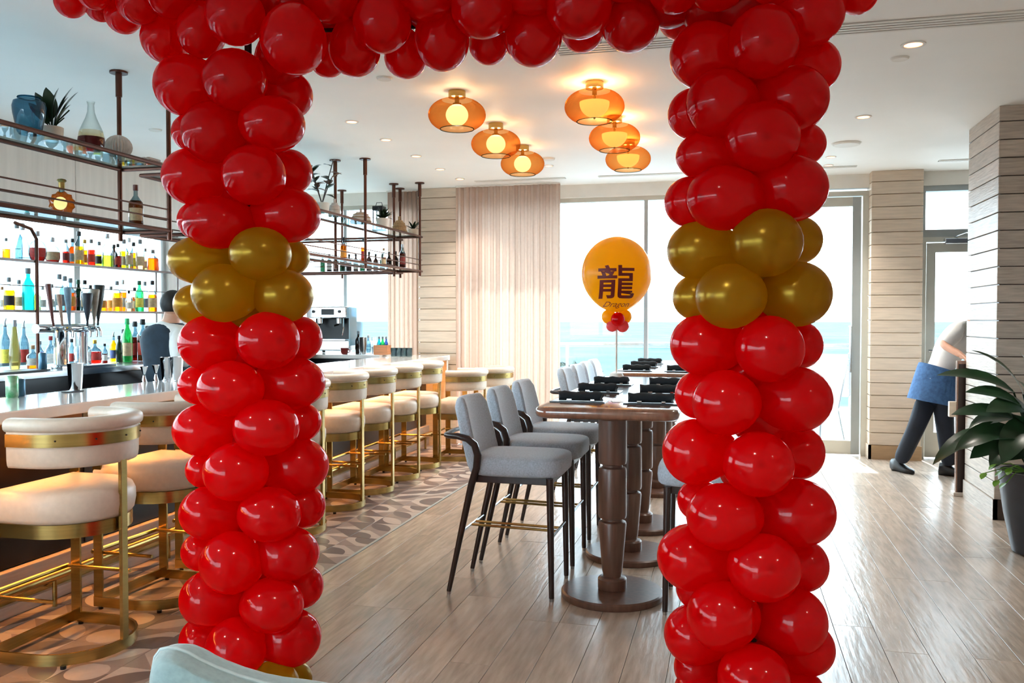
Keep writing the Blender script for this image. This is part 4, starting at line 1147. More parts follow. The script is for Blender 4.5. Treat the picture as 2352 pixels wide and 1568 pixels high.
BX(-.12, .12, -.06, .06, 0, .012).build('tray_base', M_RACK, t, smooth=False)
for j in range(7): BX(-.11 + j * .033, -.09 + j * .033, -.055, .055, .012, .028).build('rib', M_STONE, t, smooth=False)

# far end decor
def rosette(loc, label, n, L, W, el0, el1, pot_r, pot_h, potm, name, leafm=M_LEAF, seed=1, cat='plant'):
    t = thing(name, label, cat, loc); rr = random.Random(seed)
    MB().lathe([(pot_r * .8, 0), (pot_r, pot_h), (pot_r * .9, pot_h), (pot_r * .85, pot_h * .8)], 18).build('pot', potm, t)
    for k in range(n):
        add_leaf(t, (0, 0, pot_h * .85), L * rr.uniform(.75, 1.1), W, 2 * math.pi * k / n * 1.0 + rr.uniform(-.3, .3) + (k % 2) * .4, rr.uniform(el0, el1), rr.uniform(.3, .9), leafm)
    return t
l = on_shelf(950, -3.62, S_HI); rosette(l, 'spiky aloe in a white pot at the end of the far hanging shelf', 12, .15, .016, .3, 1.3, .07, .08, M_POTW, 'potted_aloe', seed=2)
l = on_shelf(880, -3.58, S_HI); rosette(l, 'bushy fern in a white pot on the far hanging shelf', 26, .16, .022, .2, 1.4, .075, .09, M_WHITE, 'potted_fern', seed=4)
l = on_shelf(741, -3.64, S_HI); s_ = depth(l[0], l[1]) / F
t = thing('magnolia_branch', 'leafy magnolia branch in a white pot beside the left balloon column', 'plant', l)
MB().lathe([(.06, 0), (.07, .09), (.06, .09)], 16).build('pot', M_WHITE, t)
rr = random.Random(11)
M_LEAFB = mat('bronze_leaf', (112, 74, 46), .5, var=.2, scale=9)
for k in range(5):
    az = rr.uniform(0, 6.28); H = rr.uniform(.2, .38)
    tip_ = Vector((math.cos(az) * .12, math.sin(az) * .12, .09 + H))
    MB().tube([(0, 0, .08), tuple(tip_ * .5 + Vector((0, 0, .05))), tuple(tip_)], .005, 5).build('stem', M_DKWOOD, t)
    for q in range(6):
        f_ = .35 + q * .13
        add_leaf(t, tuple(Vector((0, 0, .08)).lerp(tip_, min(1, f_))), .11, .03, az + q * 2.3, rr.uniform(0, .9), .4, M_LEAFB if q % 2 else M_LEAF)
def dome(px, X, w, h, label, m, kind):
    l = on_shelf(px, X, S_HI); s_ = depth(l[0], l[1]) / F
    t = thing('wicker_dome', label, 'ornament', l, 0, 'woven domes on the far shelf')
    n = 9; pr = []
    for i in range(n + 1):
        a = (math.pi / 2) * i / n
        pr.append((max(.004, w * s_ * math.cos(a) ** .8), h * s_ * math.sin(a)))
    mb = MB().lathe(pr, 24); mb.build('dome', m, t)
    for i in range(1, 8, 2):
        r_, z_ = pr[i]
        MB().tube([(r_ * 1.01 * math.cos(b * math.pi / 10), r_ * 1.01 * math.sin(b * math.pi / 10), z_) for b in range(20)], 1.3 * s_, 5, closed=True).build('woven_band', M_WICKER if kind else M_STONE, t)
    MB().lathe([(3 * s_, 0), (3 * s_, 8 * s_), (4 * s_, 9 * s_)], 8, (0, 0, h * s_ * .98)).build('knob', m, t)
dome(770, -3.66, 14, 32, 'grey woven cone beside the magnolia branch', M_STONE, 0)
dome(830, -3.66, 24, 26, 'grey banded woven dome in the middle of the far shelf', M_STONE, 1)
dome(918, -3.66, 17, 30, 'tan wicker dome left of the aloe', M_WICKER, 1)
l = on_shelf(872, -3.77, S_HI); s_ = depth(l[0], l[1]) / F
t = thing('lantern', 'black lantern behind the fern on the far shelf', 'lantern', l)
for sx in (-1, 1):
    for sy in (-1, 1): BX(sx * .05 - .005, sx * .05 + .005, sy * .05 - .005, sy * .05 + .005, 0, .22).build('corner_post', M_BLACK, t, smooth=False)
BX(-.06, .06, -.06, .06, .22, .27).build('lid', M_BLACK, t, smooth=False, bevel=.008)
BX(-.06, .06, -.06, .06, 0, .015).build('base', M_BLACK, t, smooth=False)
MB().tube([(-.04, 0, .27), (-.03, 0, .31), (.03, 0, .31), (.04, 0, .27)], .004, 6).build('handle', M_BLACK, t)
BX(-.048, .048, -.048, -.044, .015, .22).build('pane', M_PANE, t, smooth=False)
# ------------------------------------------------------------------ beer tower on the back bar
TX = -4.9
ty = lambda px: y_at(px, TX)
def tz(px, py): return EYE + (733 - py) / F * depth(TX, ty(px))
Y0 = ty(140)
tw = thing('beer_tower', 'chrome beer tap tower with six handles on the back bar', 'beer tap', (TX, Y0, Z3))
MB().lathe([(.075, 0), (.08, .01), (.06, .02), (.052, .03), (.052, .27), (.058, .28)], 24).build('column', M_CHROME, tw)
MB().lathe([(.04, 0), (.04, .27)], 20, (0, .22, 0)).build('column', M_CHROME, tw)
ya, yb = ty(82) - Y0, ty(212) - Y0
MB().tube([(0, ya, .3), (0, yb, .3)], .034, 16).build('manifold', M_CHROME, tw)
HND = [(108, 652, 'dark_red_handle', (104, 50, 44), 'tall dark red tap handle', -.05, 7), (128, 676, 'tan_handle', (186, 150, 130), 'tan tap handle', -.03, 6), (145, 660, 'blue_handle', (120, 150, 172), 'grey blue tap handle', -.02, 9), (186, 673, 'navy_handle', (38, 48, 62), 'navy tap handle', 0, 13), (201, 664, 'pewter_handle', (160, 148, 132), 'pewter tap handle', .01, 12), (226, 655, 'black_handle', (24, 36, 36), 'wide black tap handle', .02, 13)]
for i, (px, py, nm, c, lb, lean, wd) in enumerate(HND):
    y_ = min(max(ty(px) - Y0, ya + .03), yb - .01); top_ = tz(px, py) - Z3
    s_ = depth(TX, ty(px)) / F
    MB().tube([(.03, y_, .3), (.07, y_, .3), (.085, y_, .27), (.085, y_, .23)], [.014, .013, .011, .008], 8).build('faucet', M_CHROME, tw)
    o = MB().tube([(.06, y_, .32), (.06, y_ + lean * .2, .36), (.06, y_ + lean * .6, .36 + (top_ - .36) * .5), (.06, y_ + lean, top_ - .01), (.06, y_ + lean, top_)], [.008, .01, wd * s_ * .7, wd * s_, wd * s_ * .9], 10).build('tap_handle', mat(nm, c, .35, var=.15, scale=30), tw)
    o['label'] = lb
dt = thing('drip_tray', 'steel drip tray under the beer taps', 'tray', (-4.765, y_at(215, -4.765), Z3))
BX(-.045, .045, -.28, .2, 0, .02).build('tray', M_STEEL, dt, smooth=False, bevel=.004)

# cans, shakers, jiggers
def can(loc, r, h, m, label):
    t = thing('drink_can', label, 'can', loc, 0, 'drink cans on the bar')
    MB().lathe([(r * .8, 0), (r, .01), (r, h - .012), (r * .82, h - .002)], 20).build('body', m, t)
    MB().lathe([(r * .82, h - .002), (r * .84, h), (r * .76, h), (r * .74, h - .004)], 20).build('lid', M_CHROME, t)
M_CANG = mat('green_can', (36, 150, 84), .3, metal=.4, var=.35, scale=18, col2=(190, 214, 190))
M_CANB = mat('blue_can', (70, 118, 146), .3, metal=.4, var=.2, scale=18)
Xc = -3.83
can((Xc, y_at(26, Xc), 1.07), .033, .122, M_CANG, 'green drink can on the bar worktop')
can((Xc - .02, y_at(51, Xc), 1.07), .028, .1, M_CANB, 'blue drink can beside the green can on the bar worktop')
can((-4.8, y_at(97, -4.8), Z3), .028, .13, M_CANB, 'slim blue can on the back bar left of the tap tower')
def tin(loc, r, h, label, m=M_CHROME):
    t = thing('shaker_tin', label, 'shaker', loc, 0, 'steel cocktail shaker tins')
    MB().lathe([(r * .72, 0), (r * .74, .004), (r, h - .004), (r * 1.03, h), (r * .97, h), (r * .7, .01)], 24, cap1=False).build('cup', m, t)
    MB().lathe([(r * .745, .004), (r * .75, .012)], 24).build('base_band', M_STEEL, t)
tin((Xc, y_at(172, Xc), 1.07), .047, .165, 'tall shaker tin standing alone on the bar worktop')
tin((Xc, y_at(383, Xc), 1.07), .046, .165, 'shaker tin on the left of the pair by the bartender')
tin((Xc + .1, y_at(405, Xc + .1), 1.07), .046, .17, 'shaker tin on the right of the pair by the bartender')
def jigger(loc, h, label):
    t = thing('jigger', label, 'jigger', loc, 0, 'jiggers on the bar')
    MB().lathe([(.02, 0), (.021, .004), (.007, h * .45), (.007, h * .5), (.026, h)], 18, cap1=False).build('cup', M_CHROME, t)
    MB().lathe([(.0085, h * .45), (.0085, h * .5)], 12).build('waist', M_BLACK, t)
jigger((Xc - .03, y_at(330, Xc - .03), 1.07), .11, 'hourglass jigger left of the shaker pair')
jigger((Xc - .02, y_at(357, Xc - .02), 1.07), .115, 'hourglass jigger next to the shaker pair')
bm_ = thing('bar_mat', 'black rubber bar mat at the back edge of the worktop', 'mat', (-4.82, y_at(10, -4.82), Z3 + .001))
BX(-.1, .1, -.3, .3, 0, .012).build('mat', M_BLACK, bm_, smooth=False)
t = thing('towel', 'black folded cloth at the foot of the lone shaker tin', 'cloth', (-3.78, y_at(165, -3.78), 1.0705))
BX(-.03, .03, -.06, .06, 0, .006).build('fold', M_BLACK, t, bevel=.002)

# far end: coffee machine, shakers, caddy, glasses
RZ = 1.091
c0 = x_at(770, 9.62)
cm = thing('coffee_machine', 'chrome espresso machine with glass side at the far end of the bar', 'coffee machine', (c0, 9.62, RZ))
BX(-.27, .26, -.17, .22, .04, .16).build('base', M_STEEL, cm, bevel=.01)
BX(-.25, .24, -.02, .22, .16, .42).build('rear_body', M_BLACK, cm, bevel=.01)
hd = BX(-.28, .24, -.2, .22, .42, .56).build('head', M_CHROME, cm, bevel=.015)
BX(-.08, .08, -.206, -.2, .46, .53).build('display', M_BLACK, hd, smooth=False)
for q in (-.18, .15): MB().lathe([(.018, 0), (.018, .012)], 12).xform(Matrix.Translation((q, -.2, .5)) @ Matrix.Rotation(math.pi / 2, 4, 'X')).build('dial', M_BLACK, hd)
for q in (-.14, .1):
    g = MB().lathe([(.035, 0), (.035, .06)], 16, (q, -.1, .36)).build('group_head', M_CHROME, cm)
    MB().tube([(q, -.12, .35), (q, -.26, .33)], .012, 8).build('portafilter', M_BLACK, g)
BX(-.24, .22, -.2, .0, .16, .175).build('drip_grate', M_CHROME, cm, smooth=False)
for sx in (-.24, .2):
    for sy in (-.13, .18): MB().lathe([(.02, 0), (.02, .04)], 10, (sx, sy, 0)).build('foot', M_BLACK, cm)
BX(.262, .275, -.19, .22, .1, .56).build('side_glass', glassy('milky_glass', (200, 225, 235), .9, body=(220, 235, 240), body_fac=.4), cm, bevel=.004)
MB().tube([(.2, -.2, .42), (.22, -.24, .3), (.21, -.25, .22)], .006, 6).build('steam_wand', M_CHROME, cm)
cup = thing('coffee_cup', 'dark red cup beside the coffee machine', 'cup', (x_at(791, 9.37), 9.37, RZ))
MB().lathe([(.03, 0), (.042, .02), (.046, .075), (.043, .075), (.038, .02)], 18, cap1=False).build('body', mat('maroon_glaze', (120, 34, 30), .3, var=.1), cup)
MB().tube([(.045, 0, .06), (.07, 0, .05), (.07, 0, .03), (.043, 0, .02)], .006, 6).build('handle', MATS['maroon_glaze'], cup)
tin((x_at(833, 9.42), 9.42, RZ), .05, .2, 'tall shaker tin at the far end of the bar near the coffee machine', M_STEEL)
bottle((x_at(823, 9.55), 9.55, RZ), .27, 'std', 'dark', 'grey', None, .8, 'dark bottle behind the far shaker tin', None)
bottle((x_at(846, 9.66), 9.66, RZ), .22, 'std', 'clear', 'silver', None, .3, 'small clear bottle right of the far shaker tin', None)
cb = thing('caddy_box', 'orange wooden caddy box at the far end of the bar', 'box', (x_at(878, 9.45), 9.45, RZ))
M_OAKO = mat('orange_wood', (206, 134, 84), .5, var=.15, scale=6, stretch=(1, 1, 8))
for a in ((-.085, .085, -.06, -.05, 0, .11), (-.085, .085, .05, .06, 0, .11), (-.085, -.075, -.05, .05, 0, .11), (.075, .085, -.05, .05, 0, .11), (-.075, .075, -.05, .05, 0, .008)):
    BX(*a).build('side_board', M_OAKO, cb, smooth=False)
for j, q in enumerate((-.04, 0, .04)):
    bottle((x_at(878, 9.45) + q, 9.45 + .01 * j, RZ + .009), .2, 'tall', ('teal', 'green', 'blue')[j], 'grey', None, .9, ('teal', 'green', 'blue')[j] + ' small bottle standing in the orange caddy box', 'small bottles in the caddy')
def tumbler(loc, label):
    t = thing('tumbler', label, 'glass', loc, 0, 'tumblers at the bar end')
    MB().lathe([(.028, 0), (.032, .005), (.036, .1), (.034, .1), (.029, .01)], 16, cap1=False).build('glass', M_CLEARB, t)
    MB().tube([(.035 * math.cos(b * .524), .035 * math.sin(b * .524), .1) for b in range(12)], .0015, 4, closed=True).build('rim', M_CLEARB, t)
for k, px in enumerate((904, 916, 928, 940)):
    tumbler((x_at(px, 9.35), 9.35, 1.09 if x_at(px, 9.35) < -3.91 else 1.071), f'clear tumbler, {ORD[k]} from left near the bar end')
tongs = thing('tool_cup', 'steel cup of bar tools left of the caddy box', 'cup', (x_at(860, 9.5), 9.5, RZ))
MB().lathe([(.03, 0), (.034, .09), (.03, .09), (.028, .01)], 14, cap1=False).build('cup', M_STEEL, tongs)
for q in range(4): MB().tube([(.01 * (q - 1.5), 0, .02), (.022 * (q - 1.5), .01 * q, .2)], .003, 5).build('tool', M_CHROME, tongs)

# ------------------------------------------------------------------ amber ceiling lamps
M_AMBER = glassy('amber_glass', (252, 208, 150), 1.0, body=(226, 140, 60), body_fac=.06, ior=1.5, edge=(226, 150, 80))
M_OPAL = emit('opal_bulb', (255, 238, 216), .3)
M_OPALB = emit('opal_bowl', (255, 214, 146), .2)
def lamp(x, y, kind, label):
    t = thing('ceiling_lamp', label, 'ceiling lamp', (x, y, CE), 0, 'amber glass ceiling lamps')
    MB().lathe([(.06, -.045), (.06, 0)], 24).build('canopy', M_BRASS, t)
    MB().lathe([(.016, -.09), (.016, -.045)], 12).build('stem', M_BRASS, t)
    pr = []
    for i in range(15):
        a = math.radians(62) - math.radians(62 + 58) * i / 14
        pr.append((.2 * math.cos(a) ** .85, -.165 + .115 * math.sin(a)))
    MB().lathe(pr, 40, cap0=False, cap1=False).build('glass_shade', M_AMBER, t, angle=3)
    MB().tube([(pr[-1][0] * math.cos(b * math.pi / 20), pr[-1][0] * math.sin(b * math.pi / 20), pr[-1][1]) for b in range(40)], .003, 6, closed=True).build('glass_rim', M_CLEARB, t)
    if kind:
        MB().sphere((0, 0, -.165), (.078, .078, .074), 20, 14).build('globe', M_OPAL, t, angle=3)
        MB().lathe([(.03, -.1), (.03, -.085)], 14).build('holder', M_BRASS, t)
    else:
        pr2 = [(.1, -.135)] + [(.1 * math.cos(a), -.14 - .095 * math.sin(a)) for a in [math.pi / 2 * i / 9 for i in range(1, 10)]]
        pr2[-1] = (.003, -.235)
        MB().lathe([(.03, -.128)] + pr2, 28).build('bowl', M_OPALB, t, angle=1.2)
        MB().sphere((0, 0, -.24), .008, 8, 6).build('finial', M_BRASS, t)
        MB().lathe([(.008, -.13), (.008, -.09)], 10).build('rod', M_BRASS, t)
    ld = bpy.data.lights.new('lamp_light', 'POINT'); ld.energy = 1.3; ld.color = (1, .66, .34); ld.shadow_soft_size = .05
    lo = bpy.data.objects.new('lamp_light', ld); COL.objects.link(lo); lo.parent = t; lo.location = (0, 0, -.075)
    return t
WHER = ['nearest', 'middle', 'farthest']
for i, yy in enumerate((5.8, 6.83, 7.76)):
    lamp(-1.85, yy, True, f'amber glass ceiling lamp with white globe, {WHER[i]} in the left row')
    lamp(-.89, yy, False, f'amber glass ceiling lamp with bowl inside, {WHER[i]} in the right row')

# recessed lights, sensors, vents
M_DL = emit('downlight_glow', (255, 206, 160), .32)
def ceil_at(px, py):
    p = pt(px, py, F * (CE - EYE) / (733 - py)); return (p.x, p.y, CE)
def downlight(px, py, r, label, glow=True, watts=16):
    t = thing('downlight', label, 'downlight', ceil_at(px, py), 0, 'recessed downlights')
    MB().lathe([(r * .72, -.002), (r * .74, -.006), (r, -.006), (r, -.0005)], 28, cap0=False).build('trim_ring', M_WHITE, t)
    MB().lathe([(r * .72, -.003), (r * .3, -.003)], 24).build('lens', M_DL if glow else M_STONE, t)
    if glow:
        ld = bpy.data.lights.new('downlight_beam', 'SPOT'); ld.energy = watts; ld.spot_size = 1.7; ld.spot_blend = .6; ld.color = (1, .92, .82); ld.shadow_soft_size = .05
        lo = bpy.data.objects.new('downlight_beam', ld); COL.objects.link(lo); lo.parent = t; lo.location = (0, 0, -.02)
for px, py, r, lb in ((2090, 107, .068, 'recessed downlight nearest on the right above the walkway'), (1978, 271, .062, 'recessed downlight further back on the right'), (810, 282, .055, 'recessed downlight nearest in the row above the bar stools'), (888, 323, .055, 'recessed downlight second in the row above the bar stools'),
        (957, 360, .055, 'recessed downlight third in the row above the bar stools'), (1012, 390, .055, 'recessed downlight fourth in the row above the bar stools'), (1057, 412, .055, 'recessed downlight farthest in the row, in front of the pillar'), (1905, 362, .05, 'small recessed downlight beside the right balloon column'), (1900, 381, .05, 'small recessed downlight closest to the glass door'), (1260, 382, .05, 'small recessed downlight behind the left lamp row')):
    downlight(px, py, r, lb)
def disc(px, py, r, h, nm, label, cat):
    t = thing(nm, label, cat, ceil_at(px, py))
    MB().lathe([(r, -.0005), (r, -h * .5), (r * .92, -h), (r * .2, -h)], 28).build('cover', M_WHITE, t)
    MB().lathe([(r * 1.08, -.0005), (r * 1.08, -.003), (r * .98, -.003)], 28).build('rim', M_WHITE, t)
disc(885, 183, .05, .012, 'smoke_sensor', 'flat white ceiling sensor under the balloon beam', 'sensor')
disc(2060, 138, .05, .012, 'smoke_sensor', 'flat white ceiling sensor beside the near right downlight', 'sensor')
disc(1940, 331, .12, .02, 'ceiling_speaker', 'round white ceiling speaker right of the balloon column', 'speaker')
disc(1260, 365, .06, .02, 'smoke_sensor', 'flat white ceiling sensor behind the left lamp row', 'sensor')
disc(362, 300, .05, .012, 'smoke_sensor', 'flat white ceiling sensor beside the hanging shelf post', 'sensor')
def vent(x0, x1, y, w, n, label):
    t = thing('linear_vent', label, 'vent', ((x0 + x1) / 2, y, CE), 0, 'linear ceiling vents')
    hl = (x1 - x0) / 2
    BX(-hl, hl, -w / 2, w / 2, -.002, -.0005).build('dark_slot', M_BLACK, t, smooth=False)
    for k in range(n + 1):
        yy = -w / 2 + w * k / n
        BX(-hl, hl, yy - w / n * .26, yy + w / n * .26, -.008, -.002).build('blade', M_WHITE, t, smooth=False)
vent(-1.0, 3.2, 5.08, .16, 4, 'long slotted ceiling vent above the balloon arch')
vent(-2.85, -1.8, 9.62, .05, 1, 'short slotted ceiling vent above the curtain')
vent(-1.43, -.35, 9.62, .05, 1, 'short slotted ceiling vent above the sea-view window')
vent(.45, 1.25, 9.62, .05, 1, 'short slotted ceiling vent in front of the glass door')
vent(2.0, 2.8, 9.5, .05, 1, 'short slotted ceiling vent in front of the side door')

# ------------------------------------------------------------------ curtains
def curtain(x0, x1, y, label, folds, seed, gap=0):
    t = thing('curtain', label, 'curtain', ((x0 + x1) / 2, y, 0), 0, 'sheer floor-length curtains')
    rr = random.Random(seed); n = folds * 8; w = x1 - x0
    ph = [rr.uniform(-.5, .5) for _ in range(folds + 2)]; am = [rr.uniform(.6, 1.25) for _ in range(folds + 2)]
    rows_ = []
    for q in range(7):
        z = .015 + (CE - .03) * q / 6; f_ = .55 + .45 * (1 - q / 6)
        row = []
        for i in range(n + 1):
            k = i / 8; a = am[int(k)] 
            row.append((-w / 2 + w * i / n + .008 * math.sin(2 * math.pi * k * 2 + ph[int(k)]), .038 * a * f_ * math.sin(2 * math.pi * k) + .012 * math.sin(k * 1.7 + ph[int(k)]), z))
        rows_.append(row)
    mb = MB(); mb.loft(rows_, False, False, False)
    o = mb.build('cloth', M_CURT, t, angle=3)
    BX(-w / 2, w / 2, -.02, .02, CE - .016, CE - .002).build('track', M_WHITE, t, smooth=False)
curtain(-3.18, -1.92, 9.93, 'sheer pinkish curtain right of the pale pillar', 17, 1)
curtain(-4.12, -3.7, 10.08, 'sheer pale curtain left of the pale pillar, behind the hanging shelf', 7, 2)

# ------------------------------------------------------------------ people
def skin_mesh(name, J, E, matl, parent, root, sub=2, org=None):
    """Skeleton of joints (position, radius) grown into one smooth surface."""
    keys = list(J); idx = {k: i for i, k in enumerate(keys)}
    me = bpy.data.meshes.new(name)
    me.from_pydata([tuple(Vector(J[k][0]) - org) for k in keys], [(idx[a], idx[b]) for a, b in E], [])
    o = bpy.data.objects.new(name, me); COL.objects.link(o); o.parent = parent
    sk = o.modifiers.new('skin', 'SKIN'); sk.use_smooth_shade = True
    if not me.skin_vertices:
        bm = bmesh.new(); bm.from_mesh(me); bm.verts.layers.skin.verify(); bm.to_mesh(me); bm.free()
    for k in keys:
        r = J[k][1]; sv = me.skin_vertices[0].data[idx[k]]
        sv.radius = r if isinstance(r, tuple) else (r, r); sv.use_root = (k == root)
    o.modifiers.new('smooth', 'SUBSURF').levels = sub; o.modifiers['smooth'].render_levels = sub
    me.materials.append(matl)
    return o
def fingers(J, E, wrist, palm_dir, spread_dir, curl_dir, tag_, s=1.0):
    """Palm and five bent fingers from a wrist joint."""
    w = Vector(J[wrist][0]); pd = Vector(palm_dir).normalized(); sd = Vector(spread_dir).normalized(); cd = Vector(curl_dir).normalized()
    J[tag_ + 'palm'] = (w + pd * .055 * s, (.018, .03)); E.append((wrist, tag_ + 'palm'))
    for i, (off, ln) in enumerate(((-.03, .062), (-.01, .074), (.01, .07), (.028, .055))):
        b = w + pd * .085 * s + sd * off * s
        J[f'{tag_}f{i}a'] = (b, .0095); J[f'{tag_}f{i}b'] = (b + (pd * .8 + cd * .55) * ln * .5 * s, .0085); J[f'{tag_}f{i}c'] = (b + (pd * .85 + cd * 1.0) * ln * .62 * s + cd * ln * .3 * s, .007)
        E += [(tag_ + 'palm', f'{tag_}f{i}a'), (f'{tag_}f{i}a', f'{tag_}f{i}b'), (f'{tag_}f{i}b', f'{tag_}f{i}c')]
    b = w + pd * .03 * s - sd * .032 * s
    J[tag_ + 'ta'] = (b, .011); J[tag_ + 'tb'] = (b + (pd * .6 - sd * .5 + cd * .4) * .035 * s, .0095); J[tag_ + 'tc'] = (b + (pd * 1.1 - sd * .45 + cd * .9) * .05 * s, .008)
    E += [(wrist, tag_ + 'ta'), (tag_ + 'ta', tag_ + 'tb'), (tag_ + 'tb', tag_ + 'tc')]
def head_parts(parent, c, r, face, hairm):
    """Hair cap, ears, nose, eyes and mouth on a head centred at c (local), looking along face."""
    face = Vector(face).normalized(); side = face.cross(UP).normalized(); up = side.cross(face).normalized()
    c = Vector(c); B = Matrix((side, face, up)).transposed().to_4x4()
    mb = MB().sphere((0, -.012, .012), (r * 1.0, r * 1.14, r * 1.22), 20, 14)
    mb.f = [f for f in mb.f if not all((mb.v[i][1] > r * .35 and mb.v[i][2] < r * .62) or mb.v[i][2] < -r * .55 for i in f)]
    mb.m = [0] * len(mb.f)
    mb.xform(Matrix.Translation(c) @ B).build('hair', hairm, parent, angle=3)
    f = MB().sphere((0, 0, 0), (r * .86, r * 1.02, r * 1.2), 20, 14)
    f.sphere((0, r * 1.0, -r * .12), (r * .13, r * .22, r * .24), 10, 8)
    f.sphere((-r * .88, -.01, -r * .08), (r * .12, r * .22, r * .32), 10, 8)
    f.sphere((r * .88, -.01, -r * .08), (r * .12, r * .22, r * .32), 10, 8)
    f.xform(Matrix.Translation(c) @ B)
    fo = f.build('face', M_SKIN, parent, angle=3)
    for sx in (-1, 1):
        e = MB().sphere((sx * r * .34, r * .9, r * .08), (r * .12, r * .06, r * .07), 10, 8); e.xform(Matrix.Translation(c) @ B); e.build('eye', M_WHITE, fo)
    m = MB().sphere((0, r * .92, -r * .55), (r * .3, r * .06, r * .06), 10, 8); m.xform(Matrix.Translation(c) @ B); m.build('mouth', mat('lips', (170, 96, 88), .5, var=.05), fo)

# waiter bending behind the wall corner
org = pt(2128, 733, 8.3); org.z = 0
wt = thing('person', 'person in white shirt and blue denim apron bending behind the wall corner', 'person', tuple(org))
Z0 = 8.3
q = lambda px, py, dz=0: pt(px, py, Z0 + dz)
foot1, foot2 = on_z(2070, 1084, 0), on_z(2186, 1094, 0)
hip = q(2150, 895); waist = q(2160, 850); belly = q(2176, 812); chest = q(2205, 772); neck = q(2238, 738, -.02); head = q(2268, 728, -.03)
shR = q(2203, 758, -.17); elR = q(2164, 790, -.22); wrR = q(2203, 813, -.40)
shL = q(2222, 765, .16); elL = q(2250, 830, .2); wrL = q(2275, 860, .1)
knee1 = q(2106, 985); knee2 = q(2174, 990, -.02)
ank1 = foot1 + UP * .09; ank2 = foot2 + UP * .09
J = {'hip': (hip, (.12, .1)), 'waist': (waist, (.115, .095)), 'belly': (belly, (.115, .1)), 'chest': (chest, (.13, .11)), 'neck': (neck, .055), 'head': (head, (.075, .085)),
     'shR': (shR, .055), 'elR': (elR, .042), 'wrR': (wrR, .03), 'shL': (shL, .055), 'elL': (elL, .042), 'wrL': (wrL, .03), 'h1': (hip + RIGHT * -.07 - UP * .05 + FWD * .06, .085), 'k1': (knee1, .055), 'a1': (ank1, .042), 'h2': (hip + RIGHT * .06 - UP * .06 - FWD * .06, .085), 'k2': (knee2, .055), 'a2': (ank2, .042)}
E = [('hip', 'waist'), ('waist', 'belly'), ('belly', 'chest'), ('chest', 'neck'), ('neck', 'head'), ('chest', 'shR'), ('shR', 'elR'), ('elR', 'wrR'), ('chest', 'shL'), ('shL', 'elL'), ('elL', 'wrL'), ('hip', 'h1'), ('h1', 'k1'), ('k1', 'a1'), ('hip', 'h2'), ('h2', 'k2'), ('k2', 'a2')]
fingers(J, E, 'wrR', (wrR - elR), FWD, -UP, 'r', 1.0)
fingers(J, E, 'wrL', (wrL - elL), FWD, -UP, 'l', 1.0)
skin_mesh('body', J, E, M_SKIN, wt, 'hip', 2, org)
head_parts(wt, head - org + (head - neck).normalized() * .03, .088, (RIGHT * .9 - UP * .35), M_HAIR)
JS = {'hip': (q(2147, 872), (.17, .15)), 'waist': (waist, (.14, .12)), 'belly': (belly, (.165, .15)), 'chest': (chest, (.18, .16)), 'col': (q(2226, 747, -.01), (.095, .08)), 'shR': (shR, .088), 'elR': (elR + (wrR - elR) * .08, .068), 'shL': (shL, .088), 'elL': (elL, .068)}
ES = [('hip', 'waist'), ('waist', 'belly'), ('belly', 'chest'), ('chest', 'col'), ('chest', 'shR'), ('shR', 'elR'), ('chest', 'shL'), ('shL', 'elL')]
JS['hip'] = (q(2152, 868), (.12, .1))
skin_mesh('shirt', JS, ES, M_SHIRT, wt, 'waist', 2, org)
JT = {'hip': (hip, (.13, .11)), 'h1': (hip + RIGHT * -.06 - UP * .1 + FWD * .04, .105), 'k1': (knee1, .085), 'a1': (ank1 - UP * .0, .078), 'h2': (hip + RIGHT * .055 - UP * .1 - FWD * .04, .105), 'k2': (knee2, .085), 'a2': (ank2, .078)}
skin_mesh('trousers', JT, [('hip', 'h1'), ('h1', 'k1'), ('k1', 'a1'), ('hip', 'h2'), ('h2', 'k2'), ('k2', 'a2')], M_TROUS, wt, 'hip', 2, org)
# apron: wrapped skirt of rings from waistband to hem
def ring_at(c, rx, ry, tilt, n=28, wav=0.0):
    out = []
    for j in range(n):
        a = 2 * math.pi * j / n; k = 1 + wav * math.sin(a * 5)
        p = c + RIGHT * (rx * k * math.cos(a)) + FWD * (ry * k * math.sin(a)) - UP * (tilt * math.cos(a))
        out.append(p - org)
    return out
top_c, hem_c = q(2160, 846), q(2144, 925)
rg = [ring_at(top_c, .19, .165, .06), ring_at(top_c.lerp(hem_c, .12), .198, .17, .06), ring_at(top_c.lerp(hem_c, .5), .212, .185, .05, wav=.012), ring_at(hem_c, .225, .2, .045, wav=.03)]
rg += [[p * 1 for p in ring_at(hem_c, .218, .193, .045, wav=.03)], ring_at(top_c.lerp(hem_c, .5), .205, .178, .05), ring_at(top_c, .178, .148, .06)]
ap = MB().loft(rg, False, False).build('apron', M_DENIM, wt, angle=1.2)
for a0_ in (4.15, 4.95):
    rows_ = []
    for t_ in (.3, .5, .72):
        c_ = top_c.lerp(hem_c, t_); rx_ = .198 + .027 * t_ + .006; ry_ = .17 + .03 * t_ + .006
        rows_.append([c_ + RIGHT * (rx_ * math.cos(a)) + FWD * (ry_ * math.sin(a)) - UP * (.055 * math.cos(a)) - org for a in [a0_ + .09 * k for k in range(7)]])
    MB().loft(rows_, False, False, False).build('pocket', M_DENIM, ap, angle=2)
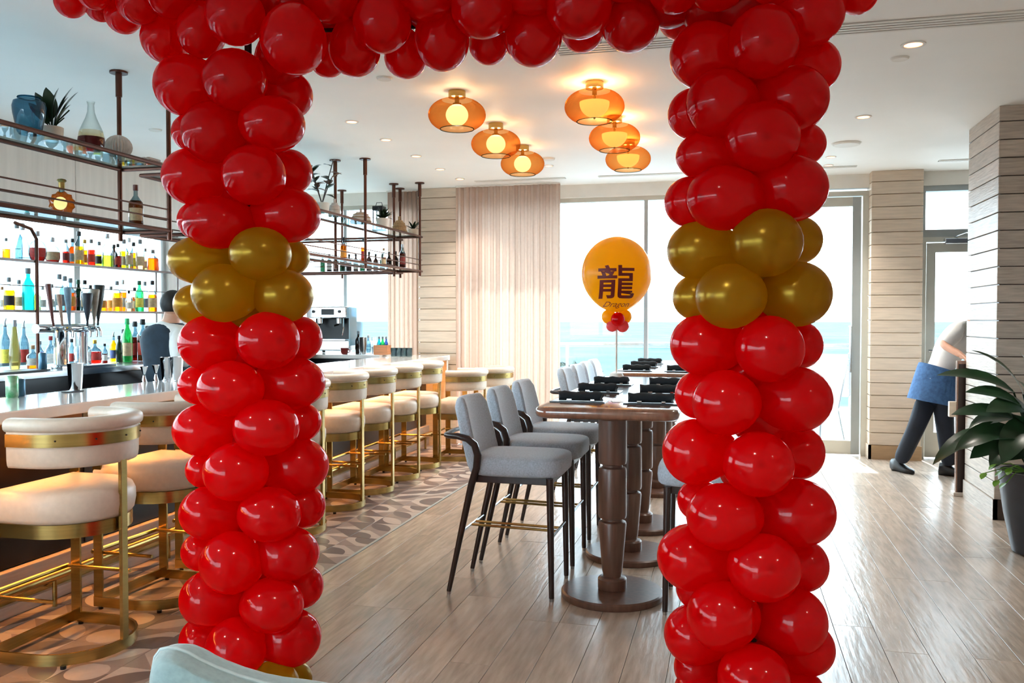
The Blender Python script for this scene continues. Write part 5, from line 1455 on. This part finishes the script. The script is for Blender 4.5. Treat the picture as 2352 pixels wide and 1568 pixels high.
for f_, nm in ((foot1, 0), (foot2, 1)):
    d = RIGHT * (.35 if nm == 0 else .8) - FWD * (.94 if nm == 0 else .6); d.normalize()
    s_ = d.cross(UP)
    B = Matrix((s_, d, UP)).transposed().to_4x4()
    mb = MB()
    for yy, w, h in ((-.1, .02, .06), (-.09, .042, .1), (-.03, .046, .11), (.04, .048, .085), (.1, .05, .06), (.15, .042, .05), (.175, .015, .03)):
        mb.add([], [])
    rings = [[(w * math.cos(2 * math.pi * j / 12), yy, max(0, h / 2 + h / 2 * math.sin(2 * math.pi * j / 12))) for j in range(12)] for yy, w, h in ((-.1, .02, .06), (-.09, .042, .12), (-.03, .046, .13), (.04, .048, .085), (.1, .05, .06), (.15, .042, .05), (.175, .015, .03))]
    mb.loft(rings); mb.xform(Matrix.Translation(f_ - org) @ B)
    mb.build('shoe', mat('black_shoe', (18, 18, 20), .45, var=.15, scale=20), wt, angle=1.2)

# slim wooden host stand the waiter holds
hs = thing('host_stand', 'slim wooden host stand edge beside the grey wall corner', 'host stand', (1.862, 8.07, 0), 0)
BX(0, .014, 0, .045, 0, 1.15).build('left_edge', M_TABLEW, hs, smooth=False, bevel=.003)
BX(.014, .62, .004, .04, .03, 1.12).build('panel', M_DKWOOD, hs, smooth=False)
BX(.62, .64, 0, .045, 0, 1.15).build('right_edge', M_TABLEW, hs, smooth=False, bevel=.003)
BX(.014, .62, 0, .045, 1.12, 1.15).build('top_rail', M_TABLEW, hs, smooth=False, bevel=.003)
BX(-.02, .66, -.03, .09, 0, .03).build('foot', M_PLANKD, hs, smooth=False, bevel=.003)
BX(-.055, 0, .0, .05, .67, .80).build('side_box', M_PLANKW, hs, smooth=False, bevel=.004)

# bartender behind the bar, seen from behind
bz = 6.95
org2 = pt(385, 733, bz); org2.z = 0
bp_ = thing('person', 'bartender in dark vest and white shirt behind the bar, back turned', 'person', tuple(org2))
q2 = lambda px, py, dz=0: pt(px, py, bz + dz)
g0 = Vector((org2.x, org2.y, 0))
hip = g0 + UP * .95; waist = g0 + UP * 1.1; chest = q2(383, 775); neck = q2(394, 737); head = q2(401, 700)
shA = q2(357, 765, .02); elA = q2(352, 830, .1); wrA = q2(372, 850, .28)
shB = q2(408, 770, -.08); elB = q2(410, 822, -.16); wrB = q2(432, 838, .05)
J = {'hip': (hip, (.13, .11)), 'waist': (waist, (.12, .1)), 'chest': (chest, (.14, .11)), 'neck': (neck, .055), 'head': (head, (.08, .09)), 'sa': (shA, .055), 'ea': (elA, .042), 'wa': (wrA, .03), 'sb': (shB, .055), 'eb': (elB, .042), 'wb': (wrB, .03),
     'h1': (hip + RIGHT * .09 - UP * .05, .09), 'k1': (g0 + RIGHT * .1 + UP * .5, .06), 'a1': (g0 + RIGHT * .1 + UP * .08, .045), 'h2': (hip - RIGHT * .09 - UP * .05, .09), 'k2': (g0 - RIGHT * .1 + UP * .5, .06), 'a2': (g0 - RIGHT * .1 + UP * .08, .045)}
E = [('hip', 'waist'), ('waist', 'chest'), ('chest', 'neck'), ('neck', 'head'), ('chest', 'sa'), ('sa', 'ea'), ('ea', 'wa'), ('chest', 'sb'), ('sb', 'eb'), ('eb', 'wb'), ('hip', 'h1'), ('h1', 'k1'), ('k1', 'a1'), ('hip', 'h2'), ('h2', 'k2'), ('k2', 'a2')]
fingers(J, E, 'wa', (wrA - elA), RIGHT, -UP, 'l'); fingers(J, E, 'wb', (wrB - elB), FWD, -UP, 'r')
skin_mesh('body', J, E, M_SKIN, bp_, 'hip', 2, org2)
head_parts(bp_, head - org2 + UP * .0, .088, (FWD * .75 + RIGHT * .65), M_HAIR)
JS = {'waist': (g0 + UP * 1.02, (.15, .12)), 'mid': (g0 + UP * 1.18, (.145, .12)), 'chest': (chest, (.155, .125)), 'col': (neck - UP * .01, (.075, .07)), 'sa': (shA, .078), 'ea': (elA, .062), 'wa': (elA.lerp(wrA, .8), .045), 'sb': (shB, .08), 'eb': (elB, .068), 'wb': (elB.lerp(wrB, .8), .045)}
skin_mesh('shirt', JS, [('waist', 'mid'), ('mid', 'chest'), ('chest', 'col'), ('chest', 'sa'), ('sa', 'ea'), ('ea', 'wa'), ('chest', 'sb'), ('sb', 'eb'), ('eb', 'wb')], M_SHIRT, bp_, 'mid', 2, org2)
vr = []
for z_, rx, ry, ox in ((.98, .185, .15, 0), (1.1, .18, .145, 0), (1.22, .195, .155, -.005), (1.33, .205, .155, -.01), (1.40, .19, .145, -.005), (1.445, .15, .115, .0), (1.47, .095, .085, .02)):
    c_ = Vector((0, 0, z_)) + RIGHT * ox
    vr.append([c_ + RIGHT * (rx * math.cos(2 * math.pi * j / 24)) + FWD * (ry * math.sin(2 * math.pi * j / 24)) for j in range(24)])
MB().loft(vr, False, False).build('vest', M_VEST, bp_, angle=2)
JT = {'hip': (hip, (.165, .14)), 'h1': (hip + RIGHT * .09 - UP * .1, .11), 'k1': (g0 + RIGHT * .1 + UP * .5, .085), 'a1': (g0 + RIGHT * .1 + UP * .1, .075), 'h2': (hip - RIGHT * .09 - UP * .1, .11), 'k2': (g0 - RIGHT * .1 + UP * .5, .085), 'a2': (g0 - RIGHT * .1 + UP * .1, .075)}
skin_mesh('trousers', JT, [('hip', 'h1'), ('h1', 'k1'), ('k1', 'a1'), ('hip', 'h2'), ('h2', 'k2'), ('k2', 'a2')], M_TROUS, bp_, 'hip', 2, org2)
for sx in (-1, 1):
    rings = [[(w * math.cos(2 * math.pi * j / 12), yy, max(0, h / 2 + h / 2 * math.sin(2 * math.pi * j / 12))) for j in range(12)] for yy, w, h in ((-.1, .02, .06), (-.09, .042, .12), (-.03, .046, .13), (.04, .048, .085), (.1, .05, .06), (.15, .042, .05), (.175, .015, .03))]
    MB().loft(rings).xform(Matrix.Translation(RIGHT * .1 * sx) @ Matrix.Rotation(YAW - .6, 4, 'Z')).build('shoe', MATS['black_shoe'], bp_, angle=1.2)

# ------------------------------------------------------------------ leafy plant at the right
pc = pt(2392, 1100, 5.55); pc.z = 0
pl = thing('potted_plant', 'large glossy dark leafy plant in a tall charcoal pot at the right edge', 'plant', tuple(pc))
MB().lathe([(.13, 0), (.15, .01), (.2, .25), (.235, .5), (.245, .53), (.22, .53), (.2, .46)], 36).build('pot', M_POT, pl)
MB().lathe([(.21, .47), (.05, .49)], 24).build('soil', M_DKWOOD, pl)
LV = [  # leaf base px, py, tip px, py, depth offset, width
    (2352, 905, 2240, 818, -.05, .055), (2330, 900, 2174, 884, -.1, .05), (2345, 930, 2240, 920, -.2, .07), (2330, 960, 2215, 975, -.25, .06), (2290, 985, 2172, 1080, -.2, .045), (2320, 980, 2232, 1055, -.28, .07),
    (2335, 1000, 2262, 1070, -.2, .08), (2345, 1000, 2300, 1085, -.3, .08), (2345, 960, 2245, 995, -.15, .085), (2352, 940, 2290, 960, -.3, .09), (2360, 960, 2330, 1070, -.33, .09), (2365, 920, 2345, 815, 0, .06), (2350, 1010, 2290, 1020, -.28, .09),
    (2365, 985, 2310, 905, -.1, .08), (2370, 1010, 2340, 960, -.32, .1), (2385, 960, 2350, 880, -.2, .09), (2400, 950, 2440, 830, 0, .09), (2410, 980, 2520, 900, 0, .09), (2420, 1000, 2530, 1010, -.1, .09), (2400, 990, 2420, 1100, -.33, .09), (2410, 960, 2480, 850, .15, .09), (2390, 960, 2380, 850, .2, .09), (2370, 1040, 2315, 1075, -.3, .05), (2360, 1000, 2270, 940, .1, .08)]
for bxp, byp, txp, typ, dz, w in LV:
    b = pt(bxp, byp, 5.55 + dz * .6) - pc; e = pt(txp, typ, 5.55 + dz) - pc
    v = e - b; L_ = v.length
    az = math.atan2(v.y, v.x); el = math.atan2(v.z, math.hypot(v.x, v.y))
    dr = .9
    root = Vector((0, 0, .5)) + Vector((b.x, b.y, 0)) * .15
    MB().tube([tuple(root), tuple(root.lerp(b, .6) + Vector((0, 0, .06))), tuple(b)], .006, 6).build('stalk', M_LEAF, pl)
    add_leaf(pl, tuple(b), L_ * 1.08, max(w * .8, .05) + L_ * .06, az, el + dr * .5, dr, M_LEAF, fold=.18, roll=(-.35 - .6 * ((bxp * 7 + typ) % 10) / 10) * (1 if txp < bxp else -1))
for px, py, m in ((2262, 1095, 1), (2285, 1075, 1), (2292, 1112, 1), (2310, 1118, 1), (2300, 1090, 1), (2318, 1085, 1)):
    b = pt(px + 6, py - 8, 5.25) - pc
    MB().tube([(-.1, -.1, .54), tuple(b * .5 + Vector((-.06, -.06, .3))), tuple(b)], .003, 5).build('vine_stem', M_LEAFL, pl)
    o = add_leaf(pl, tuple(b), .055, .024, math.atan2(-RIGHT.y, -RIGHT.x) + (px % 5) * .25, -.5, .5, M_LEAFL, fold=.1)
    o['label'] = 'small light green trailing leaf'

# ------------------------------------------------------------------ aqua lounge chair corner in the foreground
az_ = 2.35
ac = pt(520, 733, az_); ac.z = 0
al = thing('lounge_chair', 'pale aqua upholstered chair back with piping at the bottom edge', 'chair', tuple(ac))
B3 = Matrix((RIGHT, FWD, UP)).transposed().to_4x4()
def slab(mb, w, h, t0, n=10):
    pass
# back cushion outline in chair plane (right, up), top left corner raised
def P2(px, py): p = pt(px, py, az_) - ac; return (p.dot(RIGHT), p.z)
outl = [P2(*c_) for c_ in ((344, 1640), (342, 1585), (344, 1545), (350, 1515), (362, 1499), (380, 1495), (400, 1497), (425, 1507), (450, 1522), (490, 1541), (540, 1560), (600, 1578), (670, 1592), (740, 1600), (780, 1606), (796, 1622), (800, 1660))]
low = [(outl[-1][0], .36), (outl[0][0], .36)]
poly = outl + low
cxm = sum(p[0] for p in poly) / len(poly); czm = sum(p[1] for p in poly) / len(poly)
rings = []
for d_, k in ((-.075, .72), (-.07, .86), (-.045, .96), (0, 1.0), (.045, .96), (.07, .86), (.075, .72)):
    rings.append([Vector((cxm + (p[0] - cxm) * k, d_, czm + (p[1] - czm) * k)) for p in poly])
mb = MB(); mb.loft(rings); mb.xform(B3); bk = mb.build('back_cushion', M_AQUA, al, angle=2)
MB().tube([B3 @ Vector((p[0], 0, p[1])) for p in outl], .0065, 8).build('piping', M_AQUAP, bk)
x0_, x1_ = outl[0][0], outl[-1][0]
MB().sphere((0, 0, 0), ((x1_ - x0_) / 2, .3, .09), 24, 10, e=.4).xform(B3 @ Matrix.Translation(((x0_ + x1_) / 2, -.36, .34))).build('seat', M_AQUA, al, angle=2)
MB().box(x0_ + .02, x1_ - .02, -.6, .05, .2, .25).xform(B3).build('seat_frame', M_DKWOOD, al, smooth=False)
for sx in (x0_ + .05, x1_ - .05):
    for sy in (-.56, .02):
        MB().tube([(sx, sy, 0), (sx, sy, .2)], [.014, .02], 8).xform(B3).build('leg', M_DKWOOD, al)
